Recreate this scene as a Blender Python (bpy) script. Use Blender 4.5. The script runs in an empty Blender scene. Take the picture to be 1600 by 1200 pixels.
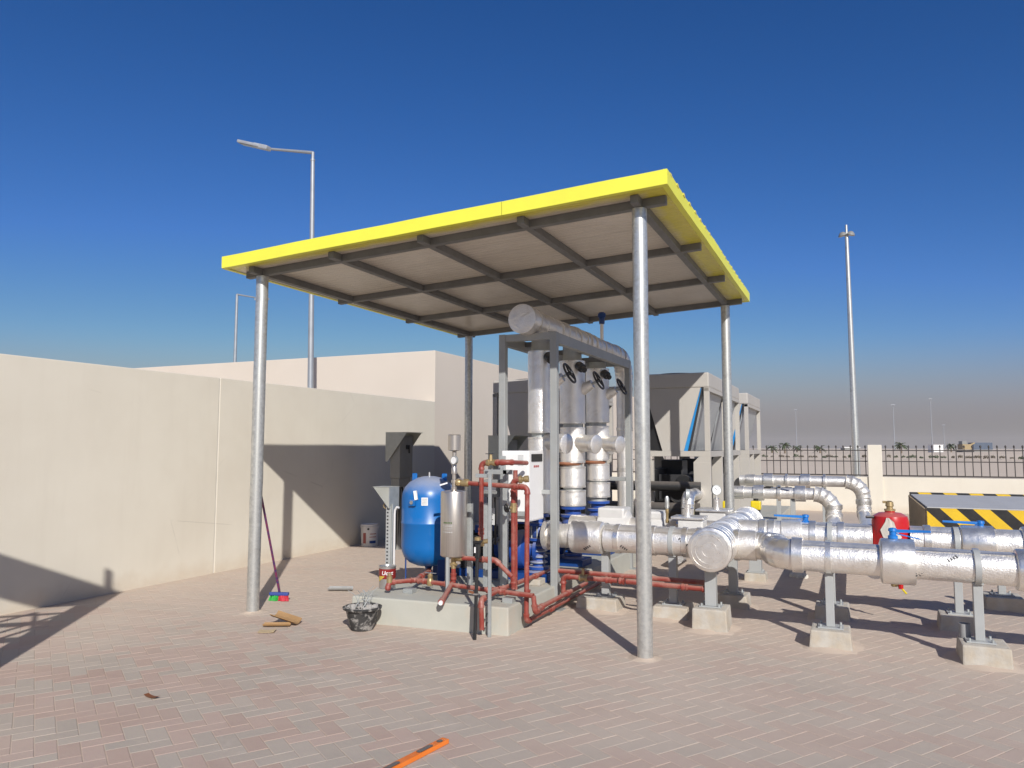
import bpy, bmesh, math, random
from mathutils import Vector, Matrix, noise
rnd = random.Random(7)
PI = math.pi
V = Vector
sc = bpy.context.scene
COL = sc.collection

# ------------------------------------------------------------------ camera
cam_d = bpy.data.cameras.new("camera"); cam = bpy.data.objects.new("camera", cam_d); COL.objects.link(cam)
r_ = V((0.91194409, 0.41031267, 0.00122203)); u_ = V((0.03331753, -0.07701797, 0.99647287)); w_ = V((-0.40895957, 0.90868682, 0.08390669))
CAM = V((1.38627774, -5.39977575, 1.5))
cam.matrix_world = Matrix(((r_.x, u_.x, -w_.x, CAM.x), (r_.y, u_.y, -w_.y, CAM.y), (r_.z, u_.z, -w_.z, CAM.z), (0, 0, 0, 1)))
cam_d.sensor_width = 36.0; cam_d.lens = 1172.96 / 1600 * 36; cam_d.clip_start = 0.05; cam_d.clip_end = 20000
sc.camera = cam

# ------------------------------------------------------------------ sky, sun, exposure
SUN_EL = math.radians(31.0); SUN_AZ = math.radians(180 - 35.8)      # azimuth clockwise from +Y
world = bpy.data.worlds.new("World"); sc.world = world; world.use_nodes = True
wn = world.node_tree; bg = wn.nodes["Background"]
sky = wn.nodes.new("ShaderNodeTexSky"); sky.sky_type = 'NISHITA'; sky.sun_disc = False
sky.sun_elevation = SUN_EL; sky.sun_rotation = SUN_AZ
sky.altitude = 0; sky.air_density = 1.0; sky.dust_density = 0.3; sky.ozone_density = 10.0
bg.inputs[1].default_value = 0.1
def wmath(op, a, b):
    n = wn.nodes.new("ShaderNodeMath"); n.operation = op
    for i, v in enumerate((a, b)):
        if isinstance(v, (int, float)): n.inputs[i].default_value = v
        else: wn.links.new(v, n.inputs[i])
    return n.outputs[0]
# the camera's deep blue rendering of a clear sky: one tone curve per channel over the whole dome
sep = wn.nodes.new("ShaderNodeSeparateColor"); wn.links.new(sky.outputs[0], sep.inputs[0])
comb = wn.nodes.new("ShaderNodeCombineColor")
for i, (pw, k, top) in enumerate(((1.75, 4.1, .6), (1.22, 1.22, .58), (1.12, 1.2, .58))):
    v = wmath('POWER', wmath('MULTIPLY', sep.outputs[i], .085), pw); v = wmath('MINIMUM', wmath('MULTIPLY', v, k), top)
    wn.links.new(wmath('MULTIPLY', v, 10.0), comb.inputs[i])
# desert dust band along the whole horizon
tcw = wn.nodes.new("ShaderNodeTexCoord"); sx_ = wn.nodes.new("ShaderNodeSeparateXYZ"); wn.links.new(tcw.outputs['Generated'], sx_.inputs[0])
mr = wn.nodes.new("ShaderNodeMapRange"); mr.interpolation_type = 'SMOOTHSTEP'; wn.links.new(sx_.outputs[2], mr.inputs[0])
mr.inputs[1].default_value = .145; mr.inputs[2].default_value = .01; mr.inputs[3].default_value = 0; mr.inputs[4].default_value = 1
mxw = wn.nodes.new("ShaderNodeMix"); mxw.data_type = 'RGBA'; wn.links.new(mr.outputs[0], mxw.inputs[0]); wn.links.new(comb.outputs[0], mxw.inputs[6]); mxw.inputs[7].default_value = (2.5, 2.42, 2.46, 1)
wn.links.new(mxw.outputs[2], bg.inputs[0])
sun_d = bpy.data.lights.new("sun", 'SUN'); sun = bpy.data.objects.new("sun", sun_d); COL.objects.link(sun)
sun_d.energy = 4.8; sun_d.angle = math.radians(0.53); sun_d.color = (1.0, 0.965, 0.92)
sdir = V((math.sin(SUN_AZ) * math.cos(SUN_EL), math.cos(SUN_AZ) * math.cos(SUN_EL), math.sin(SUN_EL)))
sun.rotation_euler = sdir.to_track_quat('Z', 'Y').to_euler()
sc.view_settings.view_transform = 'Standard'; sc.view_settings.look = 'None'
sc.view_settings.exposure = 0.0; sc.view_settings.gamma = 1.0; sc.view_settings.use_curve_mapping = False
sc.render.engine = 'CYCLES'
sc.cycles.max_bounces = 6; sc.cycles.volume_bounces = 1

# ------------------------------------------------------------------ materials
def _nt(name):
    m = bpy.data.materials.new(name); m.use_nodes = True
    nt = m.node_tree; return m, nt, nt.nodes["Principled BSDF"]
def N(nt, t, **kw):
    n = nt.nodes.new(t)
    for k, v in kw.items(): setattr(n, k, v)
    return n
def mixc(nt, fac, a, b, mode='MIX'):
    n = N(nt, "ShaderNodeMix", data_type='RGBA', blend_type=mode)
    for s, v in ((n.inputs[0], fac), (n.inputs[6], a), (n.inputs[7], b)):
        if hasattr(v, "default_value") or hasattr(v, "is_linked"): nt.links.new(v, s)
        elif isinstance(v, (tuple, list)): s.default_value = (v[0], v[1], v[2], 1)
        else: s.default_value = v
    return n.outputs[2]
def ramp(nt, src, lo, hi):
    n = N(nt, "ShaderNodeMapRange"); nt.links.new(src, n.inputs[0]); n.inputs[1].default_value = lo; n.inputs[2].default_value = hi
    n.clamp = True
    return n.outputs[0]
def tex(nt, scale, detail=4, rough=.6, coord='Object', stretch=None, dist=0):
    tc = N(nt, "ShaderNodeTexCoord"); src = tc.outputs[coord]
    if stretch:
        mp = N(nt, "ShaderNodeMapping"); mp.inputs[3].default_value = stretch; nt.links.new(src, mp.inputs[0]); src = mp.outputs[0]
    n = N(nt, "ShaderNodeTexNoise"); nt.links.new(src, n.inputs[0]); n.inputs['Scale'].default_value = scale
    n.inputs['Detail'].default_value = detail; n.inputs['Roughness'].default_value = rough; n.inputs['Distortion'].default_value = dist
    return n.outputs[0]
def bump(nt, b, h, strength, dist=.01, prev=None):
    n = N(nt, "ShaderNodeBump"); n.inputs[0].default_value = strength; n.inputs[1].default_value = dist
    nt.links.new(h, n.inputs['Height'])
    if prev is not None: nt.links.new(prev, n.inputs['Normal'])
    nt.links.new(n.outputs[0], b.inputs['Normal']); return n.outputs[0]
def M(name, c1, c2=None, scale=6, rough=.5, metal=0, bs=0, bscale=60, bdist=.004, dirt=None, dscale=2.5, dlo=.5, dhi=.75, damt=.6, stretch=None, rvar=0, spec=.5):
    m, nt, b = _nt(name)
    b.inputs['Roughness'].default_value = rough; b.inputs['Metallic'].default_value = metal
    b.inputs['Specular IOR Level'].default_value = spec
    c2 = c2 or tuple(x * .86 for x in c1)
    nz = tex(nt, scale, 5, .6, stretch=stretch)
    col = mixc(nt, ramp(nt, nz, .35, .65), c1, c2)
    if dirt:
        d = tex(nt, dscale, 7, .68, dist=.3)
        f = N(nt, "ShaderNodeMath", operation='MULTIPLY'); nt.links.new(ramp(nt, d, dlo, dhi), f.inputs[0]); f.inputs[1].default_value = damt
        col = mixc(nt, f.outputs[0], col, dirt)
    nt.links.new(col, b.inputs['Base Color'])
    if rvar:
        rv = N(nt, "ShaderNodeMapRange"); nt.links.new(nz, rv.inputs[0]); rv.inputs[1].default_value = .3; rv.inputs[2].default_value = .7
        rv.inputs[3].default_value = rough - rvar; rv.inputs[4].default_value = rough + rvar; nt.links.new(rv.outputs[0], b.inputs['Roughness'])
    if bs: bump(nt, b, tex(nt, bscale, 4, .6), bs, bdist)
    return m
SAND = (.47, .38, .29)
mWall = M("cream_render", (.70, .652, .545), (.665, .615, .51), 1.2, .85, bs=.25, bscale=120, bdist=.002, dirt=(.60, .535, .43), dscale=.7, damt=.35)
mBldg = M("pale_building_render", (.63, .56, .475), (.605, .535, .45), .8, .85, bs=.2, bscale=100, bdist=.002)
mSeal = M("sealant", (.74, .70, .61), rough=.7)
mGalv = M("galvanised_steel", (.66, .665, .63), (.48, .485, .46), 30, .38, .68, bs=.05, bscale=40, dirt=(.30, .29, .27), dscale=5, dlo=.56, dhi=.72, damt=.5, rvar=.1)
mGalv2 = M("dull_zinc_steel", (.46, .48, .47), (.38, .40, .39), 14, .55, .45, dirt=(.42, .38, .32), damt=.4)
mGrey = M("grey_painted_steel", (.36, .36, .335), (.32, .32, .30), 5, .55, 0, bs=.06, bscale=50, dirt=(.38, .33, .27), dscale=4, damt=.4)
mFrame = M("light_grey_paint", (.34, .35, .34), (.30, .31, .30), 5, .5, .1, dirt=(.36, .32, .27), dscale=4, damt=.35)
mSup = M("support_grey_paint", (.40, .41, .40), (.36, .37, .36), 5, .5, .1, dirt=(.40, .35, .28), dscale=4, damt=.4)
mYellow = M("yellow_paint", (.80, .79, .07), (.75, .735, .07), 3, .45, bs=.05, bscale=30, dirt=(.70, .62, .12), dscale=3, dlo=.6, dhi=.8, damt=.4)
mBeam = M("dark_grey_primer", (.17, .17, .165), (.135, .135, .13), 8, .6, 0)
mConc = M("rough_concrete", (.50, .465, .40), (.40, .37, .32), 9, .9, bs=.6, bscale=45, bdist=.006, dirt=(.46, .37, .25), dscale=6, dlo=.45, dhi=.7, damt=.7)
mPlinth = M("painted_concrete_plinth", (.44, .435, .375), (.40, .395, .34), 3, .8, bs=.25, bscale=60, bdist=.004, dirt=(.50, .41, .31), dscale=2.2, dlo=.5, dhi=.7, damt=.6)
mRed = M("red_painted_pipe", (.265, .042, .029), (.22, .035, .024), 18, .5, 0, bs=.08, bscale=60, dirt=(.46, .27, .215), dscale=9, dlo=.48, dhi=.72, damt=.55)
mRedV = M("glossy_red_paint", (.50, .012, .014), (.46, .01, .012), 6, .28, 0, dirt=(.45, .12, .09), dscale=5, dlo=.55, dhi=.8, damt=.3)
mBrass = M("dull_brass", (.48, .36, .18), (.38, .28, .14), 20, .42, .6, dirt=(.36, .25, .17), damt=.5)
mRust = M("brown_primer", (.30, .12, .06), (.24, .10, .05), 14, .7)
mBlue = M("blue_cast_iron", (.018, .075, .33), (.015, .06, .28), 7, .42, 0, dirt=(.20, .22, .28), dscale=5, dlo=.5, dhi=.8, damt=.45)
mBlueH = M("bright_blue_handle", (.01, .17, .52), (.01, .14, .46), 7, .4, 0)
mTank = M("tank_blue", (.003, .135, .42), (.003, .12, .38), 3, .34, 0)
def dusty(m, amt, col=(.47, .44, .40)):
    nt = m.node_tree; b = nt.nodes["Principled BSDF"]; src = b.inputs['Base Color'].links[0].from_socket
    g = N(nt, "ShaderNodeNewGeometry"); sp = N(nt, "ShaderNodeSeparateXYZ"); nt.links.new(g.outputs['Normal'], sp.inputs[0])
    ad = N(nt, "ShaderNodeMath", operation='MULTIPLY_ADD'); nt.links.new(tex(nt, 6, 6, .7), ad.inputs[0]); ad.inputs[1].default_value = .5; nt.links.new(sp.outputs[2], ad.inputs[2])
    f = N(nt, "ShaderNodeMath", operation='MULTIPLY'); nt.links.new(ramp(nt, ad.outputs[0], .45, 1.25), f.inputs[0]); f.inputs[1].default_value = amt
    nt.links.new(mixc(nt, f.outputs[0], src, col), b.inputs['Base Color'])
mTankD = M("tank_leg_blue", (.006, .05, .22), rough=.4)
mStain = M("brushed_stainless", (.60, .56, .51), (.52, .48, .44), 3, .33, .85, stretch=(40, 40, .6), dirt=(.42, .36, .28), damt=.35)
mBlack = M("black_steel", (.014, .014, .015), (.02, .02, .02), 8, .45)
mDark = M("dark_shaft", (.03, .03, .032), rough=.6)
mChill = M("chiller_beige", (.46, .43, .385), (.43, .405, .36), 2, .55, dirt=(.50, .44, .36), dscale=2, damt=.35)
mCoil = M("coil_fins", (.42, .44, .45), (.36, .38, .40), 3, .45, .4, stretch=(3, 90, 3))
mStripB = M("blue_protective_film", (.02, .22, .55), (.03, .27, .60), 8, .3)
mWhite = M("white_enamel", (.80, .79, .77), (.78, .77, .75), 4, .35, dirt=(.72, .68, .62), damt=.2)
mLabel = M("label_grey", (.62, .62, .60), (.50, .50, .49), 60, .5)
mHood = M("hood_zinc", (.44, .45, .41), (.38, .39, .35), 9, .55, .25, dirt=(.36, .32, .24), damt=.45)
mIsol = M("isolator_grey", (.25, .25, .235), (.22, .22, .205), 6, .5)
mRubber = M("black_mortar_rubber", (.022, .022, .022), (.05, .048, .045), 10, .7, dirt=(.38, .36, .33), dscale=16, dlo=.52, dhi=.62, damt=.75)
mRubble = M("grey_rubble", (.42, .40, .37), (.30, .28, .26), 18, .9, bs=.6, bscale=60)
mCard = M("brown_cardboard", (.36, .215, .095), (.30, .175, .075), 10, .8)
mCardL = M("light_cardboard", (.52, .40, .24), rough=.8)
mTile = M("grey_offcut", (.33, .33, .32), (.28, .28, .27), 14, .8)
mOrange = M("orange_aluminium", (.80, .21, .03), (.74, .18, .02), 10, .4)
mLeaf = M("dry_leaf", (.20, .07, .025), rough=.7)
mIron = M("black_iron_rail", (.035, .03, .027), (.05, .042, .036), 10, .55)
mLampG = M("lamp_pole_grey", (.36, .38, .40), (.31, .33, .35), 5, .5, .35)
mLampH = M("lamp_head_grey", (.46, .48, .50), rough=.4, metal=.3)
mGlassL = M("lamp_glass", (.35, .33, .28), rough=.2)
mPlateT = M("grey_steel_plate", (.50, .49, .47), (.45, .44, .42), 4, .6, 0)
mCorr = M("brown_shuttering", (.42, .32, .20), (.34, .26, .16), 8, .7)
mPalm = M("palm_green", (.075, .095, .04), (.05, .07, .03), 3, .7)
mTrunk = M("palm_trunk", (.20, .15, .10), rough=.9)
mShrub = M("shrub_green", (.05, .085, .03), (.09, .10, .05), 1, .8)
mShrubB = M("dry_shrub", (.15, .125, .085), (.11, .09, .06), 1, .9)
mCanRed = M("can_red", (.24, .018, .016), rough=.35)
mCanYel = M("can_yellow", (.55, .40, .06), rough=.35)
mTin = M("tin", (.55, .54, .52), rough=.35, metal=.8)
mPlasW = M("white_bucket_plastic", (.70, .68, .66), rough=.45)
mStripeR = M("bucket_red_print", (.35, .09, .08), rough=.5)
mBrR = M("bristle_red", (.55, .03, .05), rough=.6); mBrG = M("bristle_green", (.04, .42, .07), rough=.6); mBrB = M("broom_blue", (.04, .07, .28), rough=.5)
mBroomH = M("broom_handle_print", (.24, .03, .06), (.03, .03, .14), 30, .5)
mYelA = M("yellow_actuator", (.78, .60, .02), rough=.4)
mInk = M("stencil_ink", (.10, .10, .10), rough=.5)
mGreenInk = M("green_print", (.10, .16, .06), rough=.5)
mRedInk = M("red_print", (.45, .10, .09), rough=.5)
mWhiteInk = M("white_print", (.82, .82, .80), rough=.5)
mRag = M("white_rag", (.66, .62, .54), rough=.9, bs=.5, bscale=30)
mBox = M("pale_insulation_jacket", (.74, .72, .68), (.68, .66, .62), 8, .5, .25, bs=.25, bscale=20)

def foil_mat(name, c1, c2, rough, metal, b1, b2):
    m, nt, b = _nt(name)
    nz = tex(nt, 5, 5); col = mixc(nt, ramp(nt, nz, .35, .68), c1, c2)
    d = tex(nt, 3.2, 7, .7, dist=.5)
    f = N(nt, "ShaderNodeMath", operation='MULTIPLY'); nt.links.new(ramp(nt, d, .54, .74), f.inputs[0]); f.inputs[1].default_value = .55
    col = mixc(nt, f.outputs[0], col, (.56, .49, .40))
    nt.links.new(col, b.inputs['Base Color'])
    b.inputs['Metallic'].default_value = metal
    rv = N(nt, "ShaderNodeMapRange"); nt.links.new(tex(nt, 14, 5, .7), rv.inputs[0]); rv.inputs[1].default_value = .3; rv.inputs[2].default_value = .7
    rv.inputs[3].default_value = rough - .08; rv.inputs[4].default_value = rough + .14; nt.links.new(rv.outputs[0], b.inputs['Roughness'])
    p = bump(nt, b, tex(nt, 9, 3, .5, dist=.8), b1, .02)
    # embossed stucco grain of the jacket
    tc = N(nt, "ShaderNodeTexCoord"); vo = N(nt, "ShaderNodeTexVoronoi"); nt.links.new(tc.outputs['Object'], vo.inputs[0]); vo.inputs['Scale'].default_value = 70
    bump(nt, b, vo.outputs[0], b2, .004, p)
    return m
mFoil = foil_mat("aluminium_jacket", (.94, .91, .86), (.85, .82, .77), .40, .78, .15, .40)
mFoilS = foil_mat("smooth_aluminium_jacket", (.93, .90, .845), (.85, .82, .765), .31, .86, .09, .12)
mFoilC = foil_mat("crinkled_foil_tape", (.88, .845, .785), (.72, .68, .62), .42, .74, .55, .3)

dusty(mTank, .6); dusty(mRed, .45, (.46, .31, .24)); dusty(mBlue, .6); dusty(mBlack, .45, (.30, .26, .22)); dusty(mRedV, .35, (.5, .3, .26))
def weather(m):
    nt = m.node_tree; b = nt.nodes["Principled BSDF"]; src = b.inputs['Base Color'].links[0].from_socket
    f = N(nt, "ShaderNodeMath", operation='MULTIPLY'); nt.links.new(ramp(nt, tex(nt, 1, 6, .7, stretch=(5, 5, .5)), .52, .72), f.inputs[0]); f.inputs[1].default_value = .13
    c = mixc(nt, f.outputs[0], src, (.54, .48, .385))
    tc = N(nt, "ShaderNodeTexCoord"); sp = N(nt, "ShaderNodeSeparateXYZ"); nt.links.new(tc.outputs['Object'], sp.inputs[0])
    z = N(nt, "ShaderNodeMath", operation='MULTIPLY_ADD'); nt.links.new(tex(nt, 5, 6, .7), z.inputs[0]); z.inputs[1].default_value = -.35; nt.links.new(sp.outputs[2], z.inputs[2])
    f2 = N(nt, "ShaderNodeMath", operation='MULTIPLY'); nt.links.new(ramp(nt, z.outputs[0], .02, -.16), f2.inputs[0]); f2.inputs[1].default_value = .5
    c = mixc(nt, f2.outputs[0], c, (.56, .465, .35))      # sand splashed on the foot of the wall
    v = N(nt, "ShaderNodeTexVoronoi"); v.feature = 'DISTANCE_TO_EDGE'; nt.links.new(tc.outputs['Object'], v.inputs[0]); v.inputs['Scale'].default_value = .9
    f3 = N(nt, "ShaderNodeMath", operation='MULTIPLY'); nt.links.new(ramp(nt, v.outputs[0], .0035, .0005), f3.inputs[0]); nt.links.new(ramp(nt, tex(nt, 1.1, 3), .56, .62), f3.inputs[1])
    f4 = N(nt, "ShaderNodeMath", operation='MULTIPLY'); nt.links.new(f3.outputs[0], f4.inputs[0]); f4.inputs[1].default_value = .35
    c = mixc(nt, f4.outputs[0], c, (.36, .32, .26))       # hairline cracks
    nt.links.new(c, b.inputs['Base Color'])
weather(mWall)
def paver_color(nt, base):
    # sand dust lying over the blocks in drifts
    geo = N(nt, "ShaderNodeNewGeometry")
    n1 = N(nt, "ShaderNodeTexNoise"); nt.links.new(geo.outputs[0], n1.inputs[0]); n1.inputs['Scale'].default_value = .55; n1.inputs['Detail'].default_value = 6; n1.inputs['Roughness'].default_value = .62; n1.inputs['Distortion'].default_value = .5
    n2 = N(nt, "ShaderNodeTexNoise"); nt.links.new(geo.outputs[0], n2.inputs[0]); n2.inputs['Scale'].default_value = 9; n2.inputs['Detail'].default_value = 6; n2.inputs['Roughness'].default_value = .7
    n3 = N(nt, "ShaderNodeTexNoise"); nt.links.new(geo.outputs[0], n3.inputs[0]); n3.inputs['Scale'].default_value = 160; n3.inputs['Detail'].default_value = 3
    sp = N(nt, "ShaderNodeSeparateXYZ"); nt.links.new(geo.outputs[0], sp.inputs[0])
    far = N(nt, "ShaderNodeMapRange"); nt.links.new(sp.outputs[1], far.inputs[0]); far.inputs[1].default_value = -2.6; far.inputs[2].default_value = 1.2; far.inputs[3].default_value = .0; far.inputs[4].default_value = .40
    a = N(nt, "ShaderNodeMath", operation='ADD'); nt.links.new(n1.outputs[0], a.inputs[0]); nt.links.new(far.outputs[0], a.inputs[1])
    a2 = N(nt, "ShaderNodeMath", operation='MULTIPLY_ADD'); nt.links.new(n2.outputs[0], a2.inputs[0]); a2.inputs[1].default_value = .22; nt.links.new(a.outputs[0], a2.inputs[2])
    mask = ramp(nt, a2.outputs[0], .46, .95)
    g = mixc(nt, .16, base, n3.outputs[1], 'OVERLAY')
    g = mixc(nt, ramp(nt, n2.outputs[0], .62, .8), g, (.33, .275, .225)) if False else g
    m = N(nt, "ShaderNodeMath", operation='MULTIPLY'); nt.links.new(mask, m.inputs[0]); m.inputs[1].default_value = .88
    n4 = N(nt, "ShaderNodeTexNoise"); nt.links.new(geo.outputs[0], n4.inputs[0]); n4.inputs['Scale'].default_value = 1.7; n4.inputs['Detail'].default_value = 8; n4.inputs['Roughness'].default_value = .72; n4.inputs['Distortion'].default_value = .8
    sm = N(nt, "ShaderNodeMath", operation='MULTIPLY'); nt.links.new(ramp(nt, n4.outputs[0], .60, .70), sm.inputs[0]); sm.inputs[1].default_value = .45
    g = mixc(nt, sm.outputs[0], g, (.56, .50, .44))        # cement smears
    sm2 = N(nt, "ShaderNodeMath", operation='MULTIPLY'); nt.links.new(ramp(nt, n4.outputs[0], .36, .28), sm2.inputs[0]); sm2.inputs[1].default_value = .35
    g = mixc(nt, sm2.outputs[0], g, (.27, .215, .165))     # old damp stains
    return mixc(nt, m.outputs[0], g, mixc(nt, ramp(nt, n2.outputs[0], .3, .7), (.55, .455, .37), (.50, .41, .33))), n2.outputs[0], n3.outputs[0]
def paver_mat(name, mode):
    m, nt, b = _nt(name)
    if mode == 'obj': src = N(nt, "ShaderNodeObjectInfo").outputs['Color']
    elif mode == 'attr':
        at = N(nt, "ShaderNodeAttribute", attribute_name="tint"); src = at.outputs['Color']
    else:
        geo = N(nt, "ShaderNodeNewGeometry"); n1 = N(nt, "ShaderNodeTexNoise"); nt.links.new(geo.outputs[0], n1.inputs[0]); n1.inputs['Scale'].default_value = 7; n1.inputs['Detail'].default_value = 3
        src = mixc(nt, ramp(nt, n1.outputs[0], .4, .6), (.39, .29, .21), (.37, .305, .23)) if mode == 'far' else mixc(nt, .5, (.44, .345, .25), (.41, .315, .225))
    col, nb, nf = paver_color(nt, src)
    nt.links.new(col, b.inputs['Base Color']); b.inputs['Roughness'].default_value = .9; b.inputs['Specular IOR Level'].default_value = .25
    p = bump(nt, b, nb, .25, .01); bump(nt, b, nf, .25, .003, p)
    return m
mPavO = paver_mat("paver_concrete", 'obj'); mPavA = paver_mat("paver_concrete_field", 'attr'); mJoint = paver_mat("joint_sand", 'sand')
def desert_mat():
    m, nt, b = _nt("desert_sand")
    geo = N(nt, "ShaderNodeNewGeometry")
    def nz(s, d=5, st=None):
        src = geo.outputs[0]
        if st:
            mp = N(nt, "ShaderNodeMapping"); mp.inputs[3].default_value = st; nt.links.new(src, mp.inputs[0]); src = mp.outputs[0]
        n = N(nt, "ShaderNodeTexNoise"); nt.links.new(src, n.inputs[0]); n.inputs['Scale'].default_value = s; n.inputs['Detail'].default_value = d; n.inputs['Roughness'].default_value = .65; return n.outputs[0]
    c = mixc(nt, ramp(nt, nz(.05), .35, .65), (.70, .58, .445), (.64, .53, .405))
    c = mixc(nt, ramp(nt, nz(.012, 6, (1, 4, 1)), .48, .62), c, (.58, .475, .365))
    c = mixc(nt, ramp(nt, nz(1.5), .3, .7), c, (.62, .515, .405))
    nt.links.new(c, b.inputs['Base Color']); b.inputs['Roughness'].default_value = .95; b.inputs['Specular IOR Level'].default_value = .1
    return m
mDesert = desert_mat()
def roof_mat():
    m, nt, b = _nt("sandwich_panel_underside")
    geo = N(nt, "ShaderNodeNewGeometry"); sp = N(nt, "ShaderNodeSeparateXYZ"); nt.links.new(geo.outputs[0], sp.inputs[0])
    base = mixc(nt, ramp(nt, tex(nt, 2.2, 5), .35, .65), (.70, .64, .55), (.63, .57, .48))
    n = N(nt, "ShaderNodeTexNoise"); nt.links.new(geo.outputs[0], n.inputs[0]); n.inputs['Scale'].default_value = 5; n.inputs['Detail'].default_value = 5
    def edge(sock, lo, hi):
        ad = N(nt, "ShaderNodeMath", operation='MULTIPLY_ADD'); nt.links.new(n.outputs[0], ad.inputs[0]); ad.inputs[1].default_value = .12; nt.links.new(sock, ad.inputs[2])
        return ramp(nt, ad.outputs[0], lo, hi)
    ex = edge(sp.outputs[0], .03, .17); ey = edge(sp.outputs[1], .0, -.10)
    mx = N(nt, "ShaderNodeMath", operation='MAXIMUM'); nt.links.new(ex, mx.inputs[0]); nt.links.new(ey, mx.inputs[1])
    mm = N(nt, "ShaderNodeMath", operation='MULTIPLY'); nt.links.new(mx.outputs[0], mm.inputs[0]); mm.inputs[1].default_value = .9
    nt.links.new(mixc(nt, mm.outputs[0], base, (.74, .66, .05)), b.inputs['Base Color'])    # overspray of the yellow edge paint
    b.inputs['Roughness'].default_value = .2
    bump(nt, b, tex(nt, 3.5, 5, .65, stretch=(.6, 11, 1)), .9, .009)
    return m
mRoof = roof_mat()
def hazard_mat():
    m, nt, b = _nt("hazard_stripes")
    tc = N(nt, "ShaderNodeTexCoord"); sp = N(nt, "ShaderNodeSeparateXYZ"); nt.links.new(tc.outputs['Object'], sp.inputs[0])
    a = N(nt, "ShaderNodeMath", operation='ADD'); nt.links.new(sp.outputs[0], a.inputs[0]); nt.links.new(sp.outputs[2], a.inputs[1])
    d = N(nt, "ShaderNodeMath", operation='MULTIPLY_ADD'); nt.links.new(a.outputs[0], d.inputs[0]); d.inputs[1].default_value = 1 / .36; d.inputs[2].default_value = 10.02
    fr = N(nt, "ShaderNodeMath", operation='FRACT'); nt.links.new(d.outputs[0], fr.inputs[0])
    gt = N(nt, "ShaderNodeMath", operation='GREATER_THAN'); nt.links.new(fr.outputs[0], gt.inputs[0]); gt.inputs[1].default_value = .5
    y = mixc(nt, ramp(nt, tex(nt, 5, 5), .4, .7), (.72, .47, .015), (.64, .41, .02))
    k = mixc(nt, ramp(nt, tex(nt, 8, 5), .4, .7), (.012, .012, .012), (.03, .027, .022))
    nt.links.new(mixc(nt, gt.outputs[0], k, y), b.inputs['Base Color']); b.inputs['Roughness'].default_value = .5
    return m
mHaz = hazard_mat()

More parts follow.
